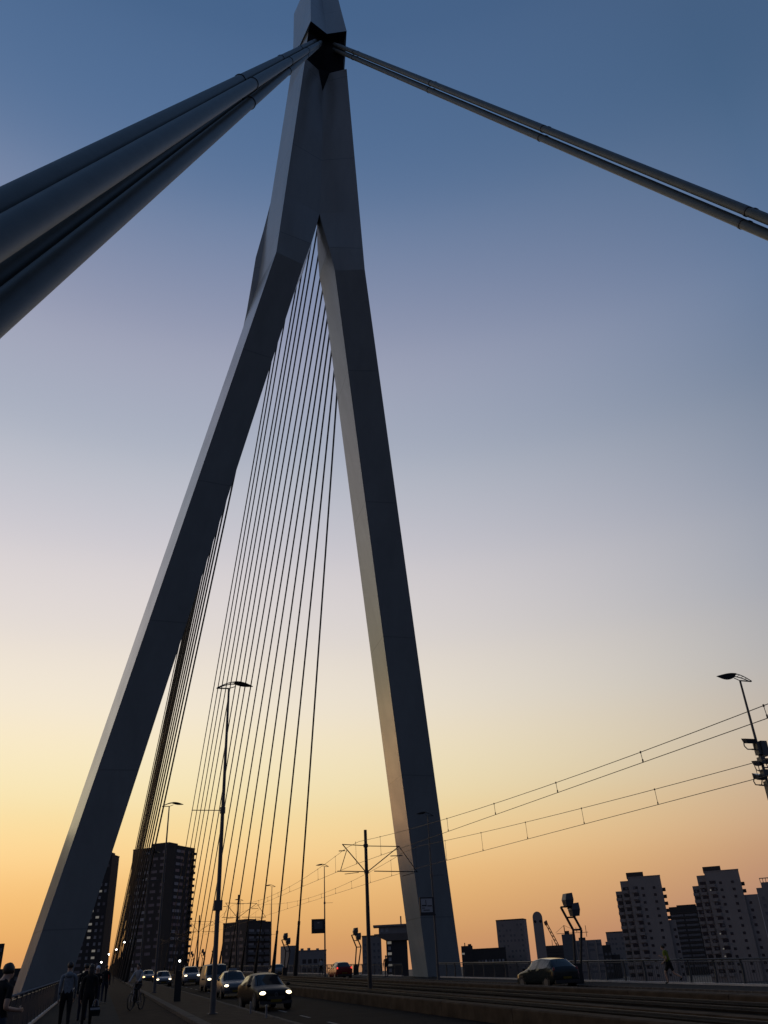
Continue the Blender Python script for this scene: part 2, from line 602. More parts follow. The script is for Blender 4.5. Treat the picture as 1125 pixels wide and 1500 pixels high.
# ------------------------------------------------------------------ backstays (eight thick pipes)
BACK_L = (((11.61, 50.25, 89.82), (-3.79, 2.51, .28), 'uppermost outer'), ((12.22, 50.20, 89.74), (-3.40, 2.48, .23), 'upper inner'),
          ((11.61, 50.40, 89.74), (-3.79, 3.32, -.15), 'shaded lower outer'), ((12.22, 50.35, 89.66), (-3.40, 3.30, -.20), 'lowest inner'))
BACK_R = (((14.57, 50.10, 89.88), (30.18, 2.74, .21), 'upper far'), ((14.16, 50.07, 89.83), (29.78, 2.71, .15), 'upper near'),
          ((14.57, 50.53, 89.65), (30.18, 3.27, -.07), 'lower far'), ((14.16, 50.50, 89.59), (29.78, 3.24, -.13), 'lower near'))


def backstay(T, B, label):
    T, B = Vector(T), Vector(B)
    B2 = B + (B - T).normalized() * 1.5
    T2 = T + (T - B).normalized() * 1.3
    o = MB().tube(T2 - B, B2 - B, .205, n=28).build('backstay_cable', M_PIPE, None, B, smooth=True)
    smooth_by_angle(o, 40)
    tag(o, label, 'bridge cable', 'thick backstay pipes from the pylon to the deck')
    d = (B - T).normalized()
    Ln = (B - T).length
    for k in (.06, .272, .465, .657):
        c = T + (B - T) * k - B
        cb = MB().tube(c - d * .06, c + d * .06, .235, n=28).tube(c + Vector((0, 0, -.2)), c + Vector((0, 0, -.29)), .03, n=6)
        cb.build('coupling', M_COUP, o)
    return o


for T, B, nm in BACK_L:
    backstay(T, B, nm + ' pipe of the thick backstay bundle overhead at left')
for T, B, nm in BACK_R:
    backstay(T, B, nm + ' pipe of the backstay pair running down to the right')

# ------------------------------------------------------------------ stay cables (two fans of sixteen)
SB = (321.1, 296.8, 281.2, 269.3, 253.6, 236.6, 222.8, 212.3, 200.5, 186.7, 172.7, 158.7, 144.0, 130.5, 116.5, 102.5)
ST = ((13.4, 53.1, 92.0), (13.4, 53.3, 90.1), (13.6, 53.6, 88.2), (14.1, 53.8, 86.3), (14.2, 54.1, 84.4), (14.4, 54.4, 82.5),
      (14.6, 54.6, 80.6), (15.0, 54.9, 78.7), (15.4, 55.2, 76.8), (15.6, 55.4, 74.9), (15.9, 55.7, 73.0), (16.0, 56.0, 71.1),
      (16.1, 56.2, 69.2), (16.2, 56.5, 67.3), (16.3, 56.7, 65.4), (16.3, 57.0, 63.5))


def stay(top, bot, label, group):
    top, bot = Vector(top), Vector(bot)
    d = (top - bot).normalized()
    b = MB().tube((0, 0, 0), top - bot, .092, n=8)
    o = b.build('stay_cable', M_STRAND, None, bot, smooth=True)
    tag(o, label, 'bridge cable', group)
    s = MB().tube(d * -.6, d * 2.2, .27, .235, n=10).tube(d * 2.2, d * 6.2, .225, .13, n=10).tube(d * 6.2, d * 6.6, .15, .15, n=10)
    s.build('socket_sleeve', M_COUP, o)
    return o


for k in range(16):
    i = 15 - k
    stay(ST[i], D(21, SB[i], 0), '%s thin stay cable from the right in the open fan seen between the pylon legs' % ORD[k], 'stay cables of the open fan between the legs')
for k in range(16):
    i = 15 - k
    x, y, z = ST[i]
    stay((26 - x - 1.3 * k / 15, y, z), D(3.27, 117 + (SB[i] - 102.5) * .97, .05), '%s thin stay cable from the right in the dense fan beside the left pylon leg' % ORD[k], 'stay cables of the dense fan by the left leg')


# ------------------------------------------------------------------ railings
def railing(name, x, ya, yb, z0, z1, label, step, side, post=2.0, mtop=None):
    root = thing(name, label, 'railing', D(x, ya, z0))
    ln = yb - ya
    b = MB(); b.tube((0, 0, z1 - z0), (0, ln, z1 - z0 + GRADE * ln), .035, n=8)
    b.build('handrail', mtop or M_FTOP, root, smooth=True)
    b = MB()
    b.loft([[(-.1, y, .002 + GRADE * y), (.1, y, .002 + GRADE * y), (.1, y, .09 + GRADE * y), (-.1, y, .09 + GRADE * y)] for y in (0, ln)])
    b.build('bottom_rail', mat('pale edge strip', (.34, .33, .32), .6, var=.25, scale=2), root)
    b = MB(); b.tube((0, 0, z1 - z0 - .1), (0, ln, z1 - z0 - .1 + GRADE * ln), .016, n=6)
    b.build('upper_rail', M_FENCE, root)
    pm = MB(); h = z1 - z0
    pm.loft([[(-.05 + lean, -.02, z), (.05 + lean, -.02, z), (.05 + lean, .02, z), (-.05 + lean, .02, z)] for z, lean in ((.09, 0), (h * .6, side * .05), (h - .03, 0))])
    pme = pm.mesh('post', M_FENCE)
    for k in range(int(ln / post) + 1):
        y = k * post
        if k < 300:
            link('post', pme, root, (0, y, GRADE * y))
    am = MB().tube((0, 0, .09), (0, 0, h - .1), .011, n=5)
    ame = am.mesh('baluster', M_FENCE)
    n = int(ln / step)
    far = MB()
    for k in range(n):
        y = (k + .5) * step
        if k < 290:
            link('baluster', ame, root, (0, y, GRADE * y))
        else:
            far.tube((0, y, .09 + GRADE * y), (0, y, h - .1 + GRADE * y), .011, n=4, cap=False)
    if far.v:
        far.build('baluster', M_FENCE, root)['kind'] = 'stuff'
    return root


railing('railing', -2.25, 10, 300, 0, 1.15, 'steel railing with pale handrail along the left footpath', .16, -1)
railing('railing', 28.2, 20, 76, -.15, .93, 'steel railing along the far footpath right of the pylon leg', .19, 1, mtop=M_FENCE)
railing('railing', 28.2, 86, 300, -.15, .93, 'steel railing along the far footpath beyond the right pylon leg', .25, 1, 2.4, mtop=M_FENCE)


# ================================================================== BUILDINGS
def window_mesh(w, h, m, name='window'):
    b = MB()
    b.box((-w / 2, -.06, -h / 2), (w / 2, .10, h / 2))
    return b.mesh(name, m)


M_B = {}


def bmat(k, col, rough=.8):
    return mat(k, col, rough, var=.12, scale=.15)


M_PALEPANE = mat('pale window pane', (.24, .24, .25), .5, var=.3, scale=.9)  # paler base colour given to some window panes
M_DIMPANE = mat('dim window', (.10, .105, .115), .25, var=.3, scale=.9)
M_WLIT = mat('lamp lit window', (.4, .4, .38), .5, var=0, emit=(1, .9, .7), estr=.12)
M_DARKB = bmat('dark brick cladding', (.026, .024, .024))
M_GREYB = bmat('pale concrete cladding', (.235, .205, .185))
M_MIDB = bmat('grey panel cladding', (.18, .165, .16))
M_BRNB = bmat('brown brick cladding', (.052, .042, .036))


def tower(label, cat, name, loc, rot, boxes, m, group=None):
    """boxes: (x0,x1,y0,y1,ztop) in local frame; first one is the main body"""
    b = MB()
    for (x0, x1, y0, y1, zt) in boxes:
        b.box((x0, y0, -4.0), (x1, y1, zt + 9))
    o = b.build(name, m, None, (loc[0], loc[1], -9))
    o.rotation_euler = (0, 0, R(rot))
    tag(o, label, cat, group)
    return o


def grid(parent, me, xs, zs, y, name='window', jitter=None, prob=1., mats=None):
    for x in xs:
        for z in zs:
            if random.random() > prob:
                continue
            mm = me if not isinstance(me, list) else random.choice(me)
            link(name, mm, parent, (x, y, z))


def grid_side(parent, me, x, ys, zs, name='window', prob=1.):
    for y in ys:
        for z in zs:
            if random.random() > prob:
                continue
            mm = me if not isinstance(me, list) else random.choice(me)
            link(name, mm, parent, (x, y, z), R(90))


def frange(a, b, s):
    r = []
    while a < b:
        r.append(a); a += s
    return r


def roof_bits(parent, items, m):
    for (x0, x1, y0, y1, z0, z1) in items:
        MB().box((x0, y0, z0), (x1, y1, z1)).build('roof_house', m, parent)


wd = window_mesh(1.5, 1.3, M_GLASS)
wc = window_mesh(3.2, 1.25, M_PALEPANE)
wdim = window_mesh(3.2, 1.25, M_DIMPANE)
wlit = window_mesh(1.7, 1.0, M_WLIT)
wsm = window_mesh(1.2, 1.3, M_PALEPANE)
wsd = window_mesh(1.2, 1.3, M_DIMPANE)
wside = window_mesh(2.0, 1.2, M_DIMPANE)


def parapet(parent, x0, x1, y0, y1, z, m, h=.9, t=.35):
    b = MB()
    b.box((x0 - .1, y0 - .1, z), (x1 + .1, y0 + t, z + h)); b.box((x0 - .1, y1 - t, z), (x1 + .1, y1 + .1, z + h))
    b.box((x0 - .1, y0 + t, z), (x0 + t, y1 - t, z + h)); b.box((x1 - t, y0 + t, z), (x1 + .1, y1 - t, z + h))
    b.build('parapet', m, parent)


def balcony_mesh(w, d, m):
    b = MB()
    b.box((-w / 2, -d, -.12), (w / 2, .02, .06)); b.box((-w / 2, -d, .06), (w / 2, -d + .08, .95))
    b.box((-w / 2, -d + .08, .06), (-w / 2 + .08, .02, .95)); b.box((w / 2 - .08, -d + .08, .06), (w / 2, .02, .95))
    return b.mesh('balcony', m)


# dark twin apartment towers beyond the left leg
flo = frange(4.2, 66.5, 2.95)
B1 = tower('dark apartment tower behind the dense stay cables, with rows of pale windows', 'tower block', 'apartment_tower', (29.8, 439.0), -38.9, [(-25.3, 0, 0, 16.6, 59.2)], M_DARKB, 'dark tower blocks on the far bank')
roof_bits(B1, [(-15.5, -5.2, 1.5, 9, 68.2, 70.6)], M_DARKB)
parapet(B1, -25.3, 0, 0, 16.6, 68.2, M_DARKB, .5)
grid(B1, [wc, wdim, wc, wdim, wdim], (-20.5, -16.3), flo, 0)
grid(B1, [wdim, wdim, wsd], (-11.5, -6.8), flo, 0, prob=.8)
grid_side(B1, [wc, wc, wdim, wdim], 0, (2.6, 6.2), flo, prob=.92)
grid_side(B1, [wside], 0, (11.8,), flo)
bl1 = balcony_mesh(1.9, 1.3, M_DARKB)
for z in flo:
    link('balcony', bl1, B1, (0, 15.4, z - .7), R(90))
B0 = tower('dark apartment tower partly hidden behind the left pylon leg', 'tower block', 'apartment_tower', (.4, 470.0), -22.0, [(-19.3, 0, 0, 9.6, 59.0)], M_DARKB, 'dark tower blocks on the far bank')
roof_bits(B0, [(-8, -1.0, 1, 6, 68.0, 69.6)], M_DARKB)
parapet(B0, -19.3, 0, 0, 9.6, 68.0, M_DARKB, .5)
grid(B0, [wc, wdim, wdim], (-15.5, -11.5), flo, 0)
grid(B0, [wsm, wlit, wsd, wsm], (-7.4, -4.2), flo, 0)
grid(B0, [wsd, wsd, wsm], (-1.6,), flo, 0, prob=.7)

# block of flats with balconies
fl2 = frange(3.6, 31, 2.75)
B2 = tower('brown block of flats with ladder of balconies behind the open stay fan', 'apartment block', 'apartment_block', (62.6, 415.3), -53.6, [(-15.6, 0, 0, 15.8, 23.3)], M_BRNB)
roof_bits(B2, [(-9, -3, 3, 9, 32.3, 33.9), (-3, -.8, 9, 13, 32.3, 33.3)], M_BRNB)
parapet(B2, -15.6, 0, 0, 15.8, 32.3, M_BRNB, .5)
grid(B2, [wdim, wsd], (-12.5, -8.3, -3.8), fl2, 0)
bl2 = balcony_mesh(4.2, 1.1, bmat('grey balcony panel', (.085, .08, .078)))
for z in fl2:
    for y in (3.0, 8.0, 13.0):
        link('balcony', bl2, B2, (0, y, z - .9), R(90))
        link('window', random.choice([wdim, wdim, wc]), B2, (0, y, z + .4), R(90))

# low white block
fl3 = frange(3.2, 16.8, 2.8)
B3 = tower('low pale apartment block with square windows beside the nearest stay cable', 'apartment block', 'apartment_block', (68.0, 322.9), 18.1, [(0, 10.8, 0, 13.5, 8.6)], M_GREYB)
roof_bits(B3, [(-3.6, .6, 2, 8, 0, 19.6), (1.8, 2.5, 2, 3, 17.6, 18.6), (4.6, 5.3, 2, 3, 17.6, 18.7), (8.3, 8.9, 2, 3, 17.6, 18.5)], M_MIDB)
parapet(B3, 0, 10.8, 0, 13.5, 17.6, M_MIDB, .35)
grid(B3, [wd], (1.6, 3.9, 6.2, 8.5), fl3, 0)
grid_side(B3, [wd], 0, (10.0, 12.2), fl3)
bl3 = balcony_mesh(1.8, .9, M_GREYB)
for z in fl3:
    link('balcony', bl3, B3, (0, 12.2, z - .8), R(-90))

# plain slab behind the tram pole
B4 = tower('plain grey slab tower behind the tram wire pole', 'tower block', 'office_tower', (146.2, 499.0), -16.3, [(-5.45, 5.45, 0, 9, 18.3)], M_MIDB)
parapet(B4, -5.45, 5.45, 0, 9, 27.3, M_BRNB, .6)
grid(B4, [wsd], (-3.8, -1.3, 1.3, 3.8), frange(4, 25, 3.2), 0)

# flat disc roof building on a shaft
B5 = thing('lookout_building', 'dark building with a wide flat projecting top storey left of the right pylon leg', 'building', (121.3, 381.0, -9), R(-17.7))
b = MB(); b.box((-3.0, 0, -4), (6.2, 9, 22.5)); b.build('shaft', M_DARKB, B5)
b = MB()
b.loft([[(-2.5, -1, 21.5), (9, -1, 21.5), (9, 10, 21.5), (-2.5, 10, 21.5)], [(-8.2, -2.5, 24.2), (9, -2.5, 24.2), (9, 11, 24.2), (-8.2, 11, 24.2)]])
b.box((-6.0, -1.8, 24.2), (9, 10, 27.0)); b.box((-8.4, -2.6, 27.0), (9.2, 11, 27.7)); b.box((3.6, 2, 27.7), (4.2, 3, 31.0))
b.build('top_storey', M_MIDB, B5)
for k, z in enumerate(frange(6, 21, 2.1)):
    link('window', wlit if k % 2 else wsm, B5, (-1.6, 0, z))
for x in (-4.6, -2.4):
    link('window', wsm, B5, (x, -1.8, 25.6))

# low rise right of the leg
B6 = tower('dark low block just right of the right pylon leg', 'building', 'low_building', (227.0, 555.4), -22.2, [(-3.7, 3.7, 0, 9, 12.6)], M_DARKB)
roof_bits(B6, [(-1.5, -.9, 1, 2, 21.6, 23.4), (.8, 3, 2, 5, 21.6, 22.6)], M_DARKB)
link('window', wlit, B6, (-2.6, 0, 17.2))
B6b = tower('long dark low building with lit ground windows left of the grey slab', 'building', 'low_building', (240.8, 549.9), -23.3, [(-14.0, 10, 0, 12, 10.0), (-14.0, 10, -4, 0, 2.0)], M_DARKB)
parapet(B6b, -14, 10, 0, 12, 19.0, M_DARKB, .7)
grid(B6b, [wsm, wsd, wsd], frange(-12, 9, 2.2), (8.0, 12.5), 0, prob=.8)
B7 = tower('tall plain blue grey slab block right of the right pylon leg', 'tower block', 'office_tower', (262.2, 561.8), -35.0, [(-9.3, 9.3, 0, 14, 26.8)], M_MIDB)
parapet(B7, -9.3, 9.3, 0, 14, 35.8, M_DARKB, .7)
grid(B7, [wsd], frange(-7.5, 8, 2.5), frange(5, 33, 3.1), 0, prob=.55)

# tall rounded column with round eyes
B8 = thing('rounded_tower', 'slim pale tower with a rounded top and round openings', 'tower', (189.2, 375.0, -9), R(-26.8))
b = MB()
nn = 14
prof = [(-2.2, 0)] + [(-2.2, 28.2)] + [(-2.2 * math.cos(math.pi * i / nn), 28.2 + 2.5 * math.sin(math.pi * i / nn)) for i in range(1, nn)] + [(2.2, 28.2), (2.2, 0)]
b.loft([[(x, 0, z) for x, z in prof], [(x, 3.4, z) for x, z in prof]])
b.build('shaft', M_GREYB, B8)
for x in (-1.3, 1.2):
    MB().tube((x, -.06, 26.6), (x, .2, 26.6), .62, n=14).build('round_opening', M_RECSHADE, B8)

# crane
B9 = thing('crane', 'rust orange lattice crane leaning over the low roofs', 'crane', (298.8, 560.0, -9))
b = MB()
top, foot = Vector((-10.4, 0, 33.4)), Vector((0, 0, 12.0))
dv = (top - foot)
for ox, oz in ((-.9, 0), (.9, .4)):
    b.tube(foot + Vector((ox, 0, oz)), top + Vector((ox * .6, 0, oz)), .26, n=6)
for k in range(9):
    p = foot + dv * (k / 9); q = foot + dv * ((k + 1) / 9)
    b.tube(p + Vector((-.9, 0, 0)), q + Vector((.9, 0, .3)), .15, n=5)
    b.tube(p + Vector((.9, 0, .3)), q + Vector((-.9, 0, 0)), .15, n=5)
b.obox(top, (.9, 0, .5), (0, .6, 0), (-.3, 0, 1.1))
M_CRANE = mat('rusty crane paint', (.20, .075, .03), .6, var=.3, scale=1)
b.build('jib', M_CRANE, B9)
b = MB(); b.tube((3, 0, 0), (3, 0, 31.5), .3, n=6); b.tube((-3.3, 0, 26.5), (21, 0, 26.8), .16, n=5)
b.tube((3, 0, 31.5), (-4, 0, 27), .1, n=5); b.tube((3, 0, 31.5), (14, 0, 27.0), .1, n=5)
b.tube((12, 0, 27), (12, 0, 30), .15, n=5); b.tube((19.5, 0, 24), (19.5, 0, 31), .2, n=5); b.tube((-7.5, 0, 10), (-7.5, 0, 23), .18, n=5)
b.build('mast', M_CRANE, B9)
MB().box((-2, -2, 9), (3.5, 2, 14.0)).build('cab', M_CRANE, B9)

B10 = tower('brown warehouse with slatted front below the crane', 'building', 'warehouse', (278.3, 531.6), -27.6, [(-9.5, 8, 0, 14, 10.2)], M_BRNB)
ledge = MB().box((-8.75, -.12, -.22), (8.75, .02, .22)).mesh('ledge', M_DARKB)
for z in frange(5, 18, 1.7):
    link('ledge', ledge, B10, (-.75, 0, z))
B10b = tower('narrow dark blue block behind the double floodlight post', 'building', 'office_block', (267.3, 492.1), -28.5, [(-4, 4, 0, 9, 15.2)], M_SIGNB)
roof_bits(B10b, [(-2, .8, 1, 4, 24.2, 26.0)], M_DARKB)
grid(B10b, [wsd], (-2.2, 0.2, 2.4), frange(4, 22, 2.9), 0)
B10c = tower('grey office block with pale diagonal front columns right of the floodlight post', 'building', 'office_block', (276.8, 487.0), -29.3, [(-7.5, 8, 0, 12, 11.5)], M_MIDB)
roof_bits(B10c, [(-5, -1, 2, 5, 20.5, 22.0)], M_BRNB)
for x in (-6.9, -1.0, 4.5):
    MB().tube((x, -.35, 0), (x + .3, -.35, 20.3), .35, n=6).build('column', M_GREYB, B10c)
grid(B10c, [wdim], (-4.2, 1.9, 6.2), frange(4, 19, 2.8), 0, prob=.8)
B10d = tower('lower dark stepped block left of the first white tower', 'building', 'office_block', (285.0, 482.5), -30.2, [(-3.5, 3.5, 0, 9, 8.4), (3.5, 8.0, 1, 8, 3.2)], M_DARKB)
grid(B10d, [wsd], (-2, .3, 2.4), frange(4, 15, 2.9), 0)
B11 = tower('square dark office tower left of the first white tower', 'tower block', 'office_tower', (321.8, 529.9), -31.3, [(-5.4, 6, 0, 11, 16.0), (-6.6, -5.4, 2, 9, 11.0)], M_MIDB)
parapet(B11, -5.4, 6, 0, 11, 25.0, M_BRNB, .6)
grid(B11, [wsd], frange(-4, 5, 2.1), frange(4, 23, 2.9), 0, prob=.5)
B13 = tower('broad dark office block between the two white towers', 'office block', 'office_block', (328.4, 453.8), -35.7, [(-11.5, 11.5, 0, 14, 26.2), (-7, 4, 3, 10, 27.1)], M_DARKB)
band = MB().box((-3.4, -.1, -.55), (3.4, .05, .55)).mesh('window', M_DIMPANE)
for z in frange(4.5, 31, 2.6):
    for x in (-7.6, 0, 7.6):
        link('window', band, B13, (x, 0, z))
sill = MB().box((-11.5, -.22, -.16), (11.5, .02, .16)).mesh('ledge', M_BRNB)
for z in frange(5.8, 32, 2.6):
    link('ledge', sill, B13, (0, 0, z))


# two white stepped apartment towers with balconies
def white_tower(label, loc, rot, low_wing):
    bx = [(-7.0, 6.7, 0, 14, 31.6), (-10.4, -7.0, 1.8, 12, 30.6), (-13.0, -10.4, 3.4, 11, 26.8)]
    if low_wing:
        bx.append((6.7, 11.8, 1.0, 10, 22.0))
    else:
        bx.append((6.7, 9.6, 1.0, 10, 14.5))
    o = tower(label, 'tower block', 'apartment_tower', loc, rot, bx, M_GREYB, 'white stepped tower blocks on the right')
    roof_bits(o, [(-7.3, -.1, .5, 8, 40.6, 42.7)], M_BRNB)
    parapet(o, -7.0, 6.7, 0, 14, 40.6, M_GREYB, .35)
    fl = frange(3.2, 38, 2.72)
    bd = balcony_mesh(2.3, .55, M_GREYB)
    loggia_shade = MB().box((-1.2, -.05, -.62), (1.2, .1, .62)).mesh('window', M_GLASS)  # dark panes stand in for the shade inside the loggia openings
    lo3 = MB().box((-.5, -.05, -.45), (.5, .1, .45)).mesh('window', M_DIMPANE)
    lo2 = MB().box((-.55, -.05, -.5), (.55, .1, .5)).mesh('window', M_GLASS)
    for z in fl:
        for x, y, zt in ((-4.4, 0, 40), (-8.4, 1.8, 37), (-11.5, 3.4, 33.5)):
            if z < zt:
                wv = link('window', loggia_shade, o, (x + random.uniform(-.1, .1), y, z + .7)); wv.scale = (random.uniform(.78, 1.08), 1, random.uniform(.8, 1.1))
                if random.random() < .35:
                    link('window', lo3, o, (x + random.uniform(-.5, .5), y - .012, z + .75)).scale = (random.uniform(.5, 1.0), 1, .8)
                link('balcony', bd, o, (x - .5, y, z - 1.0))
        for x in (-1.4, 3.4):
            link('window', lo2, o, (x, 0, z + .3))
        if random.random() < .3:
            link('window', wlit, o, (-5.9, 0, z + .5)).scale = (.3, 1, .4)
        if z < 21 and not low_wing or (low_wing and z < 29):
            link('window', lo2, o, (8.6, 1.0, z + .3))
    be = MB(); be.box((0, -1.1, -.1), (1.3, 1.1, .1)); be.box((1.2, -1.1, .1), (1.3, 1.1, 1.0)); be.box((0, -1.1, .1), (1.2, -1.02, 1.0)); be.box((0, 1.02, .1), (1.2, 1.1, 1.0))
    bme = be.mesh('balcony', M_DARKB)
    for z in fl:
        if z > (31 if low_wing else 24):
            link('balcony', bme, o, (6.7, 6, z - .9)); link('balcony', bme, o, (6.7, 2.2, z - .9))
    return o


white_tower('white stepped apartment tower, the left one of the pair at right', (221.4, 333.2), -33.6, False)
T2 = white_tower('white stepped apartment tower with a lower right wing, right one of the pair', (247.2, 314.5), -38.0, True)
MB().box((11.8, .8, 0), (12.0, 1.3, 31.0)).build('corner_strip', mat('pale metal strip', (.7, .72, .74), .3, .2, var=.1), T2)
T3 = tower('grey tower with a crowned roof at the right edge of view', 'tower block', 'apartment_tower', (261.0, 304.0), -40.1, [(-5.4, 9, 0, 12, 24.2), (-3.2, 8, 1, 10, 26.2)], M_MIDB)
cr = MB()
for x in frange(-3.2, 8.1, 1.1):
    cr.box((x - .12, 1, 35.2), (x + .12, 1.3, 36.6))
cr.box((-3.4, .9, 36.6), (8.2, 1.5, 36.9)); cr.tube((1.2, 2, 36.9), (1.2, 2, 38.4), .12, n=5)
cr.build('roof_crown', M_MIDB, T3)
grid(T3, [wsd, wdim], frange(-3.6, 8, 3.0), frange(4, 32, 2.8), 0)

qm = MB(); qp = [(-400, 120), (-38, 185), (-40, 270), (-400, 300)]
qm.add([(x, y, -14) for x, y in qp] + [(x, y, -9.4) for x, y in qp], [(0, 1, 5, 4), (1, 2, 6, 5), (2, 3, 7, 6), (3, 0, 4, 7), (4, 5, 6, 7)])
struct(qm.build('left_quay', M_LAND))  # unseen ground added under the reflected tower
BQ = tower('dark office tower with window bands, added outside the view for pylon reflections', 'office tower', 'office_tower', (-76, 226), 12, [(-30, 30, 0, 22, 42), (-85, -30, 4, 26, 30)], M_DARKB)  # stands outside the view, added as something dark for the glossy pylon to reflect
bq = MB().box((-13.5, -.1, -.8), (13.5, .05, .8)).mesh('window', M_GLASS)
for z in frange(5, 50, 3.4):
    for x in (-15, 15):
        link('window', bq, BQ, (x, 0, z))
parapet(BQ, -30, 30, 0, 22, 51, M_DARKB, 1.0)

B16 = tower('small dark block at the left edge behind the footpath', 'building', 'low_building', (-39.5, 398.0), 5.7, [(-6.0, 2.2, 0, 8, 17.6)], M_DARKB)
grid(B16, [wsd], (-4, -1.5, .9), frange(4, 25, 2.9), 0)
B16b = tower('low dark quay building left of the left pylon leg', 'building', 'low_building', (-30.0, 398.0), 5.1, [(-16, 4.8, 0, 8, 8.6)], M_DARKB)
MB().tube((-8.2, 1, 17), (-8.2, 1, 20.5), .08, n=5).build('roof_mast', M_DARKB, B16b)
grid(B16b, [wsd], frange(-14, 4, 2.6), (6, 10, 14), 0)


# ================================================================== STREET FURNITURE
def lamp_head(parent, z, s, sc=1., fat=1.):
    """s=+1: solid wing points to +x"""
    b = MB()
    # solid lens-shaped wing
    rings = []
    for k in range(9):
        u = k / 8
        x = (.22 + u * .83) * sc
        zt = .24 * math.sin(math.pi * (.42 + .46 * u)) + .02
        th = fat * .15 * math.sin(math.pi * min(1, (.16 + .84 * u))) + .012 if u < 1 else .012
        wd_ = .20 * (1 - .75 * u ** 2)
        c = z + .02 + zt
        rings.append([(s * x, -wd_, c), (s * x, 0, c - th), (s * x, wd_, c), (s * x, 0, c + .02)])
    if s < 0:
        rings = [r[::-1] for r in rings]
    b.loft(rings)
    b.build('lamp_housing', M_LAMP, parent, smooth=False)
    f = MB()
    tipx = -.53 * s * sc
    tip = Vector((tipx, 0, z - .02))
    for yy in (-.17, .17):
        pts = [tip + Vector((0, yy * .25, 0))]
        for k in range(1, 7):
            u = k / 6
            pts.append(Vector((tipx + s * u * .80 * sc, yy * (.25 + .75 * u), z - .02 + .27 * math.sin(math.pi * .5 * u))))
        f.path(pts, .022, n=6)
    f.tube(tip, (0, 0, z - .01), .03, n=6)
    f.tube((0, 0, z - .01), (s * .30, 0, z + .10), .02, n=6)
    for u in (.3, .5, .7, .88):
        x = tipx + s * u * .80 * sc
        zz = z - .02 + .27 * math.sin(math.pi * .5 * u)
        f.tube((x, -.17 * (.25 + .75 * u), zz), (x, .17 * (.25 + .75 * u), zz), .012, n=5)
    f.build('lamp_arm', M_LAMP, parent)


def street_lamp(loc, s, label, arm=None, h=12.25, box=None, sc=1., fat=1.):
    o = thing('street_lamp', label, 'street lamp', loc, 0, 'slim street lamps along the bridge')
    b = MB(); b.tube((0, 0, 0), (0, 0, 1.1), .115, .11, n=14); b.tube((0, 0, 1.1), (0, 0, 7), .095, .075, n=14); b.tube((0, 0, 7), (0, 0, h), .072, .045, n=14)
    p = b.build('pole', M_POLE, o); smooth_by_angle(p)
    MB().tube((0, 0, 0), (0, 0, .03), .2, n=14).build('base_plate', M_POLE, o)
    lamp_head(o, h, s, sc, fat)
    if arm:
        za, xa = arm
        a = MB(); a.tube((0, 0, za), (xa, 0, za), .017, n=6); a.tube((0, 0, za - .12), (0, 0, za + .12), .11, n=10); a.build('bracket', M_POLE, o)
    if box:
        MB().box((-.16, -.12, box - .18), (.16, .14, box + .18)).build('junction_box', M_LAMP, o)
    return o


street_lamp(D(4.16, 35.3, .10), 1, 'tall grey street lamp on the paved strip, nearest one at left', (7.12, -1.25), box=3.6)
street_lamp(D(3.8, 66.6, .10), 1, 'second grey street lamp along the left paved strip', (7.1, -1.0))
for k, nm in enumerate(('third', 'fourth', 'fifth', 'sixth')):
    street_lamp(D(4.0, 98 + 31 * k, .10), 1, nm + ' street lamp along the left paved strip, before the dark tower', (7.1, -1.0))
lr = street_lamp(D(27.55, 30.6, -.15), -1, 'street lamp with floodlights on its pole at the right edge', h=12.62, sc=1.2, fat=1.7)
ll = street_lamp(D(25.6, 69.0, -.15), -1, 'street lamp with a white sign in front of the right pylon leg', (7.55, 1.05))
ls = street_lamp(D(24.8, 104, -.15), -1, 'street lamp with a dark square sign left of the tram pole', (7.6, 1.0), h=11.6)
street_lamp(D(23.6, 133, -.15), -1, 'street lamp just right of the brown block of flats', (5.2, 1.0), h=11.6)
street_lamp(D(23.2, 163, -.15), -1, 'distant street lamp above the brown block of flats', h=11.6)
street_lamp(D(23.0, 196, -.15), -1, 'farthest street lamp of the far footpath', h=11.6)


# floodlights carried by the right lamp: separate fittings
def floodlight(loc, rz, tilt, label, sc=1.):
    o = thing('floodlight', label, 'floodlight', loc, rz, 'floodlights on the right lamp pole')
    b = MB()
    ct, st_ = math.cos(tilt), math.sin(tilt)
    def q(x, y, z):
        return Vector((x * sc, (y * ct - z * st_) * sc, (y * st_ + z * ct) * sc))
    b.loft([[q(-.2, -.14, -.1), q(.2, -.14, -.1), q(.2, .05, -.1), q(-.2, .05, -.1)], [q(-.27, -.17, .08), q(.27, -.17, .08), q(.27, .1, .08), q(-.27, .1, .08)]])
    b.build('housing', M_LAMP, o)
    MB().add([q(-.24, -.15, .084), q(.24, -.15, .084), q(.24, .08, .084), q(-.24, .08, .084)], [(0, 1, 2, 3)]).build('lens', M_CARGLASS, o)
    br = MB()
    br.path([q(-.24, 0, 0), q(-.24, -.02, -.2), q(-.1, -.02, -.32), q(.24, -.02, -.32), q(.24, 0, 0)], .022 * sc, n=6)
    br.tube(q(.1, -.02, -.32), q(.42, -.02, -.32), .03 * sc, n=6)
    br.build('bracket', M_LAMP, o)
    return o


